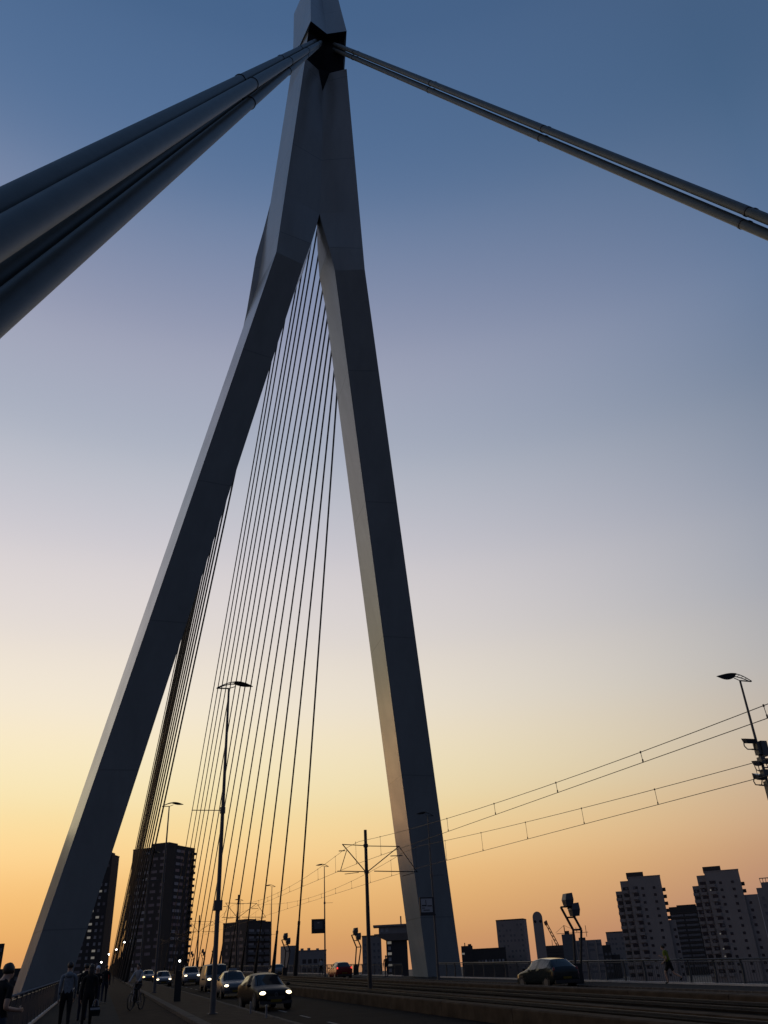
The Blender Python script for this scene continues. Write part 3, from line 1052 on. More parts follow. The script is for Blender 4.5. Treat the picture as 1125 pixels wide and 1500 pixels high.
lx, ly = 27.55, 30.6
floodlight(D(lx - .42, ly, 9.62), 0, .25, 'uppermost floodlight on left of the right lamp pole', 1.15)
floodlight(D(lx - .34, ly, 8.62), .5, .1, 'middle floodlight on left of the right lamp pole', .95)
floodlight(D(lx - .40, ly, 8.05), .2, .5, 'lowest floodlight on left of the right lamp pole', 1.15)
floodlight(D(lx + .45, ly, 8.75), math.pi, .2, 'floodlight on right of the right lamp pole', 1.)
for a_, c_ in (((.06, -.2, 9.1), (.40, .18, 9.75)), ((-.11, -.14, 8.75), (.12, .14, 9.05)), ((-.13, -.13, 9.15), (.058, .13, 9.7)), ((-.16, -.12, 8.2), (.14, .12, 8.5)), ((-.12, -.12, 7.2), (.12, .12, 8.0))):
    MB().box(a_, c_).build('control_box', M_LAMP, lr)


# signs on two of the lamps
def text_lines(parent, rows, y, m):
    b = MB()
    for (x0, x1, z0, z1) in rows:
        b.box((x0, y - .006, z0), (x1, y, z1))
    b.build('print', m, parent)


sg = tag(MB().box((-.62, -.05, -.62), (.62, .05, .62)).build('sign', M_SIGNK, None, D(24.95, 68.85, 5.12)), 'white square sign with dark frame on the lamp before the right leg', 'sign')
MB().box((-.52, -.056, -.48), (.46, -.051, .52)).build('sign_face', M_SIGNW, sg)
text_lines(sg, [(-.12, -.06, .02, .42), (-.45, -.05, -.04, .06), (.02, .42, -.06, .02), (-.44, -.2, -.2, -.14), (-.34, .2, -.36, -.3)], -.057, M_SIGNK)
MB().box((-.62, -.05, -.72), (.70, .06, -.622)).build('sign_tray', M_SIGNK, sg)
sk = tag(MB().box((-.80, -.06, -.75), (.80, .06, .75)).build('sign', M_TRIM, None, D(23.95, 103.7, 5.0)), 'dark square sign with dull blue panel on the lamp left of tram pole', 'sign')
MB().box((-.50, -.066, -.28), (.50, -.061, .52)).build('sign_face', M_SIGNB, sk)
MB().box((-.12, -.070, .30), (.12, -.067, .42)).build('print', M_SIGNW, sk)


# double floodlight posts
def twin_post(loc, label, sc=1.):
    o = thing('floodlight_post', label, 'floodlight', loc, 0, 'bent double-legged floodlight posts')
    b = MB()
    for x in (-.22, .32):
        b.path([(x * .55, 0, 0), (x + .38, 0, 2.75), (x - .10, .25, 4.0)], .072, n=10)
    b.tube((.16, 0, 2.75), (.70, 0, 2.75), .05, n=8)
    b.tube((-.08, .13, 3.42), (.46, .13, 3.42), .045, n=8)
    b.tube((-.32, .25, 4.0), (.22, .25, 4.0), .045, n=8)
    b.build('post', M_DARKPOLE, o)
    MB().loft([[(-.26, -.13, 0), (.34, -.13, 0), (.34, .14, 0), (-.26, .14, 0)], [(-.22, -.11, 1.0), (.30, -.11, 1.0), (.30, .12, 1.0), (-.22, .12, 1.0)]]).build('base_box', M_DARKPOLE, o)
    for (cx_, cz) in ((.10, 4.36), (.44, 3.82)):
        h = MB()
        h.loft([[(cx_ - .22, -.12, cz - .34), (cx_ + .22, -.12, cz - .34), (cx_ + .22, .25, cz - .34), (cx_ - .22, .25, cz - .34)],
                [(cx_ - .27, -.2, cz), (cx_ + .27, -.2, cz), (cx_ + .27, .32, cz), (cx_ - .27, .32, cz)],
                [(cx_ - .16, -.16, cz + .34), (cx_ + .25, -.16, cz + .38), (cx_ + .25, .28, cz + .38), (cx_ - .16, .28, cz + .34)]])
        h.tube((cx_, .05, cz - .34), (cx_ - .04, .1, cz - .5), .05, n=6)
        h.build('lamp_housing', M_LAMP, o)
    return o


tp = twin_post(D(26.45, 48.3, -.15), 'bent black double floodlight post right of the dark hatchback')
for x, y, lb in ((27.6, 101, 'small double floodlight post left of the tram pole'), (21.6, 112, 'distant double floodlight post left of the nearest stay cable'),
                 (22.0, 190, 'farther floodlight post above the pale off-road car, right one'), (22.3, 215, 'farther floodlight post above the pale off-road car, middle one'),
                 (22.6, 245, 'farther floodlight post above the pale off-road car, left one')):
    dup(tp, D(x, y, -.1), 0, lb)


# tram wire poles
def tram_pole(loc, label):
    o = thing('tram_pole', label, 'tram pole', loc, 0, 'black tram wire poles between the tracks')
    b = MB(); b.tube((0, 0, 0), (0, 0, 4.4), .13, .115, n=14); b.tube((0, 0, 4.4), (0, 0, 8.75), .112, .095, n=14)
    p = b.build('pole', M_TRIM, o); smooth_by_angle(p)
    c = MB()
    for z in (6.3, 7.82):
        c.tube((0, 0, z - .09), (0, 0, z + .09), .15, n=12)
    c.build('clamp', M_TRIM, o)
    c = MB()
    c.tube((0, 0, 7.82), (-1.52, 0, 7.90), .027, n=6); c.tube((-.05, 0, 6.3), (-1.52, 0, 7.92), .032, n=6)
    c.tube((-.05, 0, 6.32), (-1.86, 0, 6.37), .030, n=6); c.tube((-1.25, 0, 7.55), (-1.66, 0, 6.4), .024, n=6)
    c.tube((-1.4, .0, 6.2), (-.5, .0, 6.28), .02, n=6); c.tube((-1.75, 0, 7.52), (-1.35, 0, 7.54), .03, n=6)
    c.build('bracket', M_TRIM, o)
    c = MB()
    c.tube((0, 0, 7.80), (2.20, 0, 7.76), .027, n=6); c.tube((.05, 0, 6.3), (2.22, 0, 7.78), .032, n=6)
    c.tube((.5, 0, 6.34), (3.35, 0, 6.26), .030, n=6); c.tube((2.2, 0, 7.76), (3.3, 0, 6.28), .024, n=6)
    c.tube((2.3, 0, 6.02), (3.1, 0, 6.2), .02, n=6); c.tube((1.6, 0, 7.2), (2.4, 0, 7.22), .03, n=6)
    c.build('bracket', M_TRIM, o)
    return o


PY = (52.5, 107, 152, 197, 242)
p0 = tram_pole(D(15.2, 52.5, 0), 'black tram wire pole with two triangular brackets, the nearest')
for y, nm in zip(PY[1:], ('second tram wire pole, standing before the brown block of flats', 'third tram wire pole farther along the tracks', 'fourth tram wire pole near the dark tower', 'farthest tram wire pole of the row')):
    dup(p0, D(15.0, y, 0), 0, nm)


def wire(name, x, zf, label, drop=None):
    o = thing(name, label, 'overhead wire', D(x, 0, 0))
    b = MB()
    pts = []
    y = -6.
    while y <= 245:
        pts.append(Vector((0, y, zf(y) + GRADE * y))); y += 3.0
    b.path(pts, .011, n=5)
    b.build('wire', M_TRIM, o)
    if drop:
        y = 5.
        k = 0
        while y < 190:
            d_ = MB(); d_.tube((0, y, zf(y) + GRADE * y), (.02, y, drop(y) + GRADE * y), .009, n=5)
            d_.tube((0, y, zf(y) - .03 + GRADE * y), (0, y, zf(y) + .03 + GRADE * y), .022, n=5)
            d_.tube((.02, y, drop(y) + GRADE * y), (.02, y, drop(y) + .09 + GRADE * y), .022, n=5)
            d_.build('dropper', M_TRIM, o)
            y += 5.2
    return o


def span(y):
    """0 at a pole, 1 at mid span"""
    ps = (-2.,) + PY + (290.,)
    for a, c in zip(ps[:-1], ps[1:]):
        if a <= y <= c:
            u = (y - a) / (c - a)
            return 4 * u * (1 - u)
    return 0


cz = lambda y: 6.25 + .012 * (min(y, 52.5) - 15) - .0045 * max(0, min(y - 52.5, 70))
mz = lambda y: cz(y) + (.29 + 1.0 * ((y - 19) / 33.5) ** 2 if y < 52.5 else 1.28 - .95 * span(y))
cz2 = lambda y: 5.93 + .0147 * (min(y, 52.5) - 20)
mz2 = lambda y: cz2(y) + (.40 + .88 * ((y - 10) / 42.5) ** 2 if y < 52.5 else 1.28 - .95 * span(y))
wire('contact_wire', 14.35, cz, 'lower wire of the near tram track', None)
wire('messenger_wire', 14.35, mz, 'upper sagging wire of the near tram track with short droppers', cz)
wire('contact_wire', 18.25, cz2, 'lower wire of the far tram track', None)
wire('messenger_wire', 18.25, mz2, 'upper sagging wire of the far tram track with short droppers', cz2)

# cabinet post with a small lamp, low marker posts
cb = thing('cabinet_post', 'dark flat cabinet post on the paved strip before the dark tower', 'cabinet', D(3.98, 49.3, .10))
MB().box((-.17, -.1, 0), (.17, .1, 1.35)).build('cabinet', M_DARKPOLE, cb)
b = MB(); b.box((-.15, -.06, 1.35), (-.08, .06, 1.95)); b.box((.08, -.06, 1.35), (.15, .06, 1.95)); b.box((-.15, -.06, 1.95), (.15, .06, 2.02)); b.build('frame', M_DARKPOLE, cb)
MB().sphere((0, -.05, 1.80), .05, .05, .05).build('lamp', M_DOT, cb)
mp_ = thing('marker_post', 'low pale marker post by the black hatchback, the left one', 'post', D(5.35, 34.0, .10), 0, 'low pale marker posts at the road edge')
b = MB(); b.tube((0, 0, 0), (0, 0, .34), .035, n=10); b.build('post', M_FTOP, mp_)
MB().sphere((0, 0, .34), .037, .037, .03).build('cap', M_FTOP, mp_)
dup(mp_, D(5.38, 30.9, .10), 0, 'low pale marker post by the black hatchback, the right one')

# distant lit lamps along the left fan
for k, (px, py, pz, nm) in enumerate(((2.9, 128, 4.6, 'highest'), (1.9, 124, 3.7, 'second highest'), (1.0, 120, 3.15, 'third highest'), (.2, 117, 2.3, 'lowest'))):
    o = thing('path_light', nm + ' of the tiny lit lamps beside the dense stay cables', 'lamp', D(px, py, 0), 0, 'tiny lit lamps on the far footpath end')
    MB().tube((0, 0, 0), (0, 0, pz), .03, n=6).build('pole', M_DARKPOLE, o)
    MB().sphere((0, 0, pz + .05), .09, .09, .09).build('bulb', M_DOT, o)


# ================================================================== VEHICLES
def make_car(label, loc, rz, col, L_=4.0, W_=1.74, H_=1.46, kind='hatch', lights='front', group=None, warm=False, roof=None, amber=False, rear='off', emblem=False):
    """local frame: +y is the nose"""
    o = thing('car', label, 'car', loc, rz, group)
    hw = W_ / 2
    k = H_ / 1.46
    if kind == 'suv':
        st = [(0, .34, .72, .78, .86, .72), (.03, .30, .90, .95, .95, .80), (.10, .28, .98, 1.06, .98, .82), (.26, .26, 1.06, 1.12, 1, .80),
              (.37, .26, 1.10, 1.66, 1, .72), (.55, .26, 1.12, 1.72, 1, .72), (.58, .26, 1.12, 1.72, 1, .72), (.90, .26, 1.14, 1.70, 1, .70),
              (.97, .3, 1.14, 1.18, .97, .85), (1, .4, 1.0, 1.04, .90, .75)]
        k = H_ / 1.74
    elif kind == 'van':
        st = [(0, .34, .80, .86, .86, .76), (.03, .30, 1.0, 1.05, .95, .80), (.09, .28, 1.14, 1.22, .98, .84), (.14, .26, 1.2, 1.28, 1, .86),
              (.26, .26, 1.22, 2.1, 1, .80), (.40, .26, 1.24, 2.2, 1, .82), (.43, .26, 1.24, 2.2, 1, .82), (.96, .26, 1.24, 2.2, 1, .82),
              (.99, .3, 1.24, 1.4, .98, .86), (1, .34, 1.1, 1.2, .95, .82)]
        k = H_ / 2.22
    elif kind == 'sedan':
        st = [(0, .32, .56, .60, .82, .70), (.025, .24, .68, .72, .92, .80), (.10, .22, .76, .84, .97, .82), (.27, .2, .86, .92, 1, .80),
              (.41, .2, .90, 1.38, 1, .66), (.53, .2, .92, 1.45, 1, .66), (.555, .2, .92, 1.45, 1, .66), (.72, .2, .94, 1.40, 1, .64),
              (.86, .22, .95, 1.0, .98, .76), (1, .32, .88, .93, .88, .75)]
    else:
        st = [(0, .32, .56, .60, .80, .70), (.03, .24, .70, .75, .91, .80), (.10, .22, .78, .86, .97, .82), (.25, .2, .88, .95, 1, .80),
              (.42, .2, .92, 1.40, 1, .67), (.57, .2, .94, 1.46, 1, .67), (.60, .2, .94, 1.46, 1, .67), (.84, .2, .98, 1.40, 1, .63),
              (.965, .24, .99, 1.03, .97, .78), (1, .32, .80, .86, .92, .74)]
    rings = []
    for (u, zl, zs_, zt, ws, wt) in st:
        y = L_ * (.5 - u)
        zl, zs_, zt = zl * k, zs_ * k, zt * k
        w = hw * ws; wtt = hw * wt
        half = [(w * .86, zl), (w, zl + .12), (w * 1.0, (zl + zs_) / 2 + .06), (w * .975, zs_), (wtt, zt - .05 * k), (wtt * .82, zt)]
        ring = [(x, y, z) for x, z in half] + [(0, y, zt + .018)] + [(-x, y, z) for x, z in reversed(half)]
        rings.append(ring)
    n = len(rings[0])
    full = MB()
    base = [p for r in rings for p in r]
    fs, ms = [], []
    for a in range(len(rings) - 1):
        for i in range(n):
            j = (i + 1) % n
            mi = 0
            if a == 3 and i in (4, 5, 6, 7):
                mi = 1
            elif a in (4, 6) and i in (3, 8) and not (kind == 'van' and a == 6):
                mi = 2
            elif a == 7 and i in (4, 5, 6, 7):
                mi = 3
            fs.append((a * n + i, a * n + j, (a + 1) * n + j, (a + 1) * n + i)); ms.append(mi)
    fs += [tuple(range(n - 1, -1, -1)), tuple(range((len(rings) - 1) * n, len(rings) * n))]; ms += [0, 0]
    full.v, full.f, full.m = base, fs, ms
    tmp = full.build('tmp', [col, M_CARGLASS, M_CARGLASS, M_CARGLASS], o)
    # keep edges fairly crisp along the glass outline and sills
    cr = tmp.data.attributes.new('crease_edge', 'FLOAT', 'EDGE')
    e2f = {}
    for pl in tmp.data.polygons:
        for ek in pl.edge_keys:
            e2f.setdefault(ek, set()).add(ms[pl.index])
    for e in tmp.data.edges:
        if len(e2f[tuple(sorted(e.vertices))]) > 1:
            cr.data[e.index].value = .75
        else:
            cr.data[e.index].value = .25
    sub = tmp.modifiers.new('sub', 'SUBSURF'); sub.levels = 2; sub.render_levels = 2
    bpy.context.view_layer.update()
    em = bpy.data.meshes.new_from_object(tmp.evaluated_get(bpy.context.evaluated_depsgraph_get()))
    bpy.data.objects.remove(tmp)
    for mi, nm, mm in ((0, 'body', col), (1, 'windscreen', M_CARGLASS), (2, 'side_window', M_CARGLASS), (3, 'rear_window', M_CARGLASS)):
        for sd_ in ((0,) if mi != 2 else (-1, 1)):
            pick = [p for p in em.polygons if p.material_index == mi and (sd_ == 0 or p.center.x * sd_ > 0)]
            if not pick:
                continue
            idx = {}
            pm2 = MB()
            for p in pick:
                fv = []
                for v in p.vertices:
                    if v not in idx:
                        idx[v] = len(pm2.v); pm2.v.append(tuple(em.vertices[v].co))
                    fv.append(idx[v])
                pm2.f.append(tuple(fv)); pm2.m.append(0)
            pm2.build(nm, mm, o, smooth=True)
    wr = .31 if kind in ('hatch', 'sedan') else .36
    wm_ = MB(); wm_.tube((-.1, 0, 0), (.1, 0, 0), wr, n=18); wme = wm_.mesh('tyre', M_TYRE)
    rm_ = MB(); rm_.tube((-.108, 0, 0), (.108, 0, 0), wr * .64, n=12)
    rme = rm_.mesh('rim', M_RIM)
    for sx in (-1, 1):
        for u in (.185, .80):
            y = L_ * (.5 - u)
            ar = MB(); ar.tube((sx * (hw - .14), y, wr + .02), (sx * (hw - .012), y, wr + .02), wr + .06, n=18); ar.build('wheel_arch', M_TRIM, o)
            wo_ = link('wheel', wme, o, (sx * (hw - .105), y, wr)); link('rim', rme, wo_)
        mi = MB(); mi.sphere((sx * (hw + .09), L_ * (.5 - .31), .98 * k), .10, .07, .075, 8, 5); mi.build('mirror', col, o)
        hz = (st[1][2] - .03) * k
        hl = MB(); hl.sphere((sx * hw * .70, L_ * .5 - .10, hz - .02), .15, .09, .085, 10, 6)
        hl.build('headlight', (M_HEADW if warm else M_HEAD) if lights == 'front' else M_GLASS, o, smooth=True)
        if amber and sx < 0:
            MB().sphere((sx * hw * .66 + .10, L_ * .5 - .10, hz - .13), .15, .07, .05, 10, 6).build('indicator', M_AMBER, o, smooth=True)
        tlz = (st[8][2] - .10) * k
        tl = MB(); tl.sphere((sx * hw * .84, -L_ * (.5 - .028), tlz), .08, .06, .14, 8, 5); tl.build('tail_light', M_TAIL if rear == 'on' else M_TAILOFF, o, smooth=True)
    gr = MB(); gr.box((-hw * .48, L_ * .5 - .03, .40 * k), (hw * .48, L_ * .5 + .012, .54 * k))
    gr.build('grille', M_TRIM, o)
    MB().box((-hw * .88, L_ * .5 - .16, .22 * k), (hw * .88, L_ * .5 - .02, .36 * k)).build('bumper', M_TRIM, o)
    MB().box((-hw * .88, -L_ * .5 - .01, .26 * k), (hw * .88, -L_ * .5 + .14, .42 * k)).build('bumper', M_TRIM, o)
    MB().box((-.26, L_ * .5 + .012, .30 * k), (.26, L_ * .5 + .022, .41 * k)).build('number_plate', M_PLATE, o)
    MB().box((-.26, -L_ * .5 - .022, .46 * k), (.26, -L_ * .5 - .011, .57 * k)).build('number_plate', M_PLATE, o)
    if emblem:
        e = MB(); yz = L_ * .5 + .016; zc = .59
        pr = [(.075 * math.cos(2 * math.pi * i / 16), .075 * math.sin(2 * math.pi * i / 16)) for i in range(17)]
        for (a, c) in zip(pr[:-1], pr[1:]):
            e.tube((a[0], yz, zc + a[1]), (c[0], yz, zc + c[1]), .008, n=5)
        for (x0, z0, x1, z1) in ((-.03, .06, 0, .005), (0, .005, .03, .06), (-.06, .03, -.028, -.05), (-.028, -.05, 0, .0), (0, 0, .028, -.05), (.028, -.05, .06, .03)):
            e.tube((x0, yz, zc + z0), (x1, yz, zc + z1), .007, n=5)
        e.build('emblem', M_RIM, o)
    if roof == 'taxi':
        b = MB(); b.loft([[(-.28, -.1, H_), (.28, -.1, H_), (.28, .1, H_), (-.28, .1, H_)], [(-.24, -.05, H_ + .13), (.24, -.05, H_ + .13), (.24, .05, H_ + .13), (-.24, .05, H_ + .13)]])
        b.build('roof_sign', M_FTOP, o)
    if roof == 'rails':
        for sx in (-1, 1):
            MB().tube((sx * hw * .66, L_ * .1, H_ + .04), (sx * hw * .66, -L_ * .38, H_ + .04), .02, n=6).build('roof_rail', M_FTOP, o)
    if roof == 'antenna':
        MB().tube((0, -L_ * .30, H_), (0, -L_ * .36, H_ + .28), .008, n=5).build('antenna', M_TRIM, o)
    return o


C_BLACK = mat('black car paint', (.007, .007, .008), .34, var=.04, spec=.10)
C_GREY = paint('grey car paint', (.11, .115, .12), .3, .3)
C_SILV = paint('silver car paint', (.20, .21, .22), .3, .3)
C_RED = paint('dark red car paint', (.14, .010, .012), .22)
C_DARK = paint('dark green car paint', (.020, .026, .026), .15, .3)
C_WHITE = paint('white van paint', (.07, .072, .075), .4, 0)
PI = math.pi
make_car('black hatchback with bright headlights, nearest car on the road', D(7.62, 44.4, -.25), PI + R(6), C_BLACK, 4.0, 1.72, 1.47, 'hatch', amber=True, emblem=True)
make_car('grey saloon car with roof sign behind the black hatchback', D(8.42, 61.5, -.25), PI, C_GREY, 4.5, 1.78, 1.50, 'sedan', roof='taxi')
make_car('white van behind the grey saloon with one headlight showing', D(9.15, 77.5, -.25), PI, C_WHITE, 4.9, 1.9, 1.92, 'van')
make_car('pale off-road car with bright headlights left of the lamp post', D(9.55, 103, -.25), PI, C_SILV, 4.5, 1.85, 1.78, 'suv', roof='rails')
make_car('silver saloon car with headlights behind the second lamp', D(6.72, 104, -.25), PI, C_SILV, 4.4, 1.76, 1.45, 'sedan')
make_car('dark car with dazzling warm headlights behind the cyclist', D(6.45, 130, -.25), PI, C_GREY, 4.3, 1.76, 1.5, 'hatch', warm=True)
make_car('dark hatchback with unlit lamps driving away on the far road', D(23.85, 47.0, -.25), R(5), C_DARK, 4.1, 1.74, 1.47, 'hatch', lights='off', roof='antenna')
make_car('dark red hatchback with lit tail lamps on the far road', D(23.6, 92.5, -.25), .0, C_RED, 4.0, 1.72, 1.55, 'hatch', lights='off', rear='on')
make_car('silver car with red tail lamp beyond the black hatchback roof', D(22.9, 124, -.25), .0, C_SILV, 4.3, 1.74, 1.5, 'hatch', lights='off', rear='on')
make_car('far dark car with red tail lamps beside the pale off-road car', D(23.2, 205, -.25), .0, C_DARK, 4.2, 1.74, 1.5, 'hatch', lights='off', rear='on')


# ================================================================== PEOPLE
M_SKIN = mat('skin', (.32, .20, .14), .6, var=.1, scale=8)
M_SKIND = mat('tanned skin', (.22, .13, .09), .6, var=.1, scale=8)
M_HAIR = mat('dark hair', (.02, .016, .013), .6, var=.3, scale=30)
M_HAIRF = mat('fair hair', (.16, .11, .06), .6, var=.3, scale=30)
M_CAPW = mat('white cap cloth', (.6, .62, .66), .8, var=.1, scale=10)
K_BLACK = cloth('black cloth', (.012, .012, .013))
K_NAVY = cloth('navy cloth', (.018, .022, .035))
K_GREY = cloth('grey hoodie cloth', (.15, .17, .19))
K_JEAN = cloth('dark denim', (.03, .045, .07))
K_LIGHT = cloth('pale shirt cloth', (.30, .31, .32))
K_YEL = cloth('yellow green sports shirt', (.16, .17, .02))
K_SHOE = cloth('black shoes', (.015, .015, .015))
K_WSHOE = cloth('white soled shoes', (.45, .45, .46))


def person(label, loc, rz, h=1.78, top=K_BLACK, legs=K_BLACK, shoe=K_SHOE, hair=M_HAIR, skin=M_SKIN, swingL=0., swingR=0., kneeL=.1, kneeR=.1,
           armL=(0., .15), armR=(0., .15), lean=0., head=0., short_legs=False, short_arms=False, long_hair=False, sit=False, hood=False, group=None, cap=None):
    o = thing('person', label, 'person', loc, rz, group)
    f = h / 1.78
    J = []; E = []; Rr = []; T = []

    def add(p, r, tagm, par=None):
        J.append(Vector(p) * f); Rr.append(r * f); T.append(tagm)
        if par is not None:
            E.append((par, len(J) - 1))
        return len(J) - 1
    cl, sl = math.cos(lean), math.sin(lean)

    def up(x, y, z):            # upper body leans forward about the pelvis
        dz = z - .95
        return (x, y * cl + dz * sl, .95 + dz * cl - y * sl)
    pel = add((0, 0, .96), .145, 'l')
    wa = add(up(0, 0, 1.10), .135, 't', pel)
    ch = add(up(0, .01, 1.32), .155, 't', wa)
    nb_ = add(up(0, .0, 1.46), .085, 't', ch)
    nk = add(up(0, .02, 1.53), .055, 's', nb_)
    ch_, sh_ = math.cos(lean + head), math.sin(lean + head)
    nkp = Vector(up(0, .02, 1.53))

    def hd(x, y, z):
        return nkp + Vector((x, y * ch_ + z * sh_, z * ch_ - y * sh_))
    h1 = add(hd(0, .03, .06), .066, 's', nk)
    h2 = add(hd(0, .035, .13), .086, 's', h1)
    h3 = add(hd(0, .015, .205), .072, 's', h2)
    add(hd(0, .132, .10), .016, 's', h2)            # nose
    for sx, sw, kn in ((-1, swingL, kneeL), (1, swingR, kneeR)):
        hp = add((sx * .095, 0, .90), .10, 'l', pel)
        a = sw
        kp = Vector((sx * .10, math.sin(a) * .43, .90 - math.cos(a) * .43))
        mid = (Vector((sx * .095, 0, .90)) + kp) / 2
        m_ = add(mid, .085, 'l', hp)
        kk = add(kp, .062, 'l' if not short_legs else 's', m_)
        b2 = a - kn
        ap = kp + Vector((0, math.sin(b2) * .40, -math.cos(b2) * .40))
        c_ = add((kp * .6 + ap * .4), .056, 'l' if not short_legs else 's', kk)
        an = add(ap, .042, 'l' if not short_legs else 's', c_)
        fb = b2 * .7
        hl_ = ap + Vector((0, -.03, -.045))
        add(hl_ + Vector((0, .06 * math.cos(fb), .06 * math.sin(fb) * .5)), .042, 'f', an)
        add(hl_ + Vector((sx * .015, .20 * math.cos(fb), -.005 + .20 * math.sin(fb) * .6)), .034, 'f', len(J) - 1)
    for sx, (sa, eb) in ((-1, armL), (1, armR)):
        s0 = add(up(sx * .165, 0, 1.42), .062, 't', nb_)
        sp = Vector(up(sx * .185, 0, 1.40))
        s1 = add(sp, .058, 't', s0)
        ep = sp + Vector((sx * .045, math.sin(sa) * .28, -math.cos(sa) * .28))
        e_ = add(ep, .044, 't' if not short_arms else 's', s1)
        a2 = sa + eb
        wp = ep + Vector((-sx * .01, math.sin(a2) * .25, -math.cos(a2) * .25))
        w_ = add(wp, .031, 't' if not short_arms else 's', e_)
        dv_ = Vector((0, math.sin(a2 + .1), -math.cos(a2 + .1)))
        fwd = Vector((0, math.cos(a2 + .1), math.sin(a2 + .1)))
        pm_ = add(wp + dv_ * .075, .030, 's', w_)
        for q, (off, ln) in enumerate(((-.027, .070), (-.009, .082), (.009, .078), (.027, .062))):
            k1 = add(wp + dv_ * (.095 + ln * .45) + fwd * off + Vector((-sx * .006, 0, 0)), .0095, 's', pm_)
            add(wp + dv_ * (.095 + ln) + fwd * off + Vector((-sx * .022, 0, 0)), .008, 's', k1)
        k1 = add(wp + dv_ * .065 + fwd * .042, .011, 's', pm_)
        add(wp + dv_ * .105 + fwd * .058 + Vector((-sx * .012, 0, 0)), .009, 's', k1)
    me = bpy.data.meshes.new('body')
    me.from_pydata([tuple(p) for p in J], E, [])
    tmp = bpy.data.objects.new('body', me)
    COL.objects.link(tmp)
    sk_ = tmp.modifiers.new('skin', 'SKIN'); sk_.use_smooth_shade = True
    sub = tmp.modifiers.new('sub', 'SUBSURF'); sub.levels = 1; sub.render_levels = 1
    for i, v in enumerate(me.skin_vertices[0].data):
        rr = Rr[i]
        v.radius = (rr, rr)
        if i in (1, 2):
            v.radius = (rr * 1.12, rr * .80)
        v.use_root = (i == 0)
    bpy.context.view_layer.update()
    ev = tmp.evaluated_get(bpy.context.evaluated_depsgraph_get())
    out = bpy.data.meshes.new_from_object(ev)
    bpy.data.objects.remove(tmp)
    out.name = 'body'
    out.materials.clear()
    order = {'t': 0, 'l': 1, 's': 2, 'f': 3}
    for m in (top, legs, skin, shoe):
        out.materials.append(m)
    for pl in out.polygons:
        c = pl.center
        bi = min(range(len(J)), key=lambda i: (c - J[i]).length - Rr[i])
        pl.material_index = order[T[bi]]
        pl.use_smooth = True
    link('body', out, o)
    hb = MB()
    hc = hd(0, .012, .165) * f
    hb.sphere((hc.x, hc.y - .018 * f, hc.z + .004 * f), .088 * f, .100 * f, .098 * f, 12, 8, zmin=-.62)
    hb.v = [tuple(Vector(v) + (Vector(v) - hc) * random.uniform(-.07, .09)) for v in hb.v] if cap is None else hb.v
    if long_hair:
        hb.sphere((hc.x, hc.y - .06 * f, hc.z - .12 * f), .09 * f, .06 * f, .19 * f, 10, 6)
    hb.build('hair' if cap is None else 'cap', cap or hair, o, smooth=True)
    if hood:
        q = Vector(up(0, -.085, 1.455)) * f
        MB().sphere(q, .12 * f, .065 * f, .075 * f, 10, 6).build('hood', top, o, smooth=True)
    return o


person('dark-dressed person at the left edge looking down at hands', D(-1.55, 17.3, 0), R(-40), 1.90, K_BLACK, K_JEAN, armL=(-.42, 1.75), armR=(-.36, 1.8), head=.45, short_arms=True)
person('person in a grey hooded top walking away beside the left railing', D(-.88, 31.6, 0), R(4), 1.95, K_GREY, K_BLACK, swingL=.25, swingR=-.2, kneeL=.15, kneeR=.3, armL=(-.25, .3), armR=(.2, .3), hood=True)
wmn = person('person in black carrying a bag, middle of the footpath', D(-.22, 32.3, 0), R(-6), 1.86, K_BLACK, K_BLACK, swingL=-.12, swingR=.18, kneeL=.2, kneeR=.1, armL=(-.1, .2), armR=(-.05, .1), long_hair=True)
person('dark figure half hidden behind the person carrying the bag', D(-.45, 38.5, 0), R(5), 1.92, K_BLACK, K_NAVY, swingL=.2, swingR=-.2, kneeR=.3, armL=(-.2, .3), armR=(.2, .3))
person('person wearing a white cap ahead of the person with the bag', D(-.02, 42.5, 0), R(170), 1.84, K_BLACK, K_NAVY, cap=M_CAPW, armL=(.5, 1.6), armR=(.5, 1.6), swingL=.15, swingR=-.15)
person('dark person with white-soled shoes farther along the footpath', D(.42, 55.3, 0), R(0), 1.88, K_BLACK, K_NAVY, K_WSHOE, swingL=-.22, swingR=.25, kneeL=.35, kneeR=.1, armL=(.25, .3), armR=(-.2, .3))
person('runner in a yellow green shirt and dark shorts by the far railing', D(27.7, 40.9, -.15), R(28), 1.80, K_YEL, K_BLACK, swingL=.55, swingR=-.35, kneeL=.7, kneeR=.75, armL=(-.5, 1.4), armR=(.5, 1.4), lean=.2, short_legs=True, short_arms=True)
person('dark pedestrian standing left of the right pylon leg', D(27.2, 88.0, -.15), R(150), 1.84, K_BLACK, K_NAVY, armL=(.1, .5), armR=(.1, .5))
person('distant pedestrian in a pale shirt under the dark square sign', D(27.6, 118, -.15), R(20), 1.8, K_LIGHT, K_BLACK, swingL=.15, swingR=-.15)

# handbag
hbg = thing('handbag', 'black and white bag hanging from the hand of the person in black', 'bag', D(.02, 32.15, .40))
b = MB(); b.loft([[(-.20, -.08, 0), (.20, -.08, 0), (.20, .08, 0), (-.20, .08, 0)], [(-.22, -.09, .16), (.22, -.09, .16), (.22, .09, .16), (-.22, .09, .16)], [(-.16, -.04, .32), (.16, -.04, .32), (.16, .04, .32), (-.16, .04, .32)]])
b.build('bag_body', K_BLACK, hbg)
MB().box((-.19, -.098, .20), (.19, -.085, .27)).build('trim', K_LIGHT, hbg)
b = MB(); b.path([(-.12, 0, .31), (-.08, 0, .50), (.0, 0, .55), (.08, 0, .50), (.12, 0, .31)], .014, n=6); b.build('handle', K_LIGHT, hbg)
hbg.scale = (.78, .78, .85)


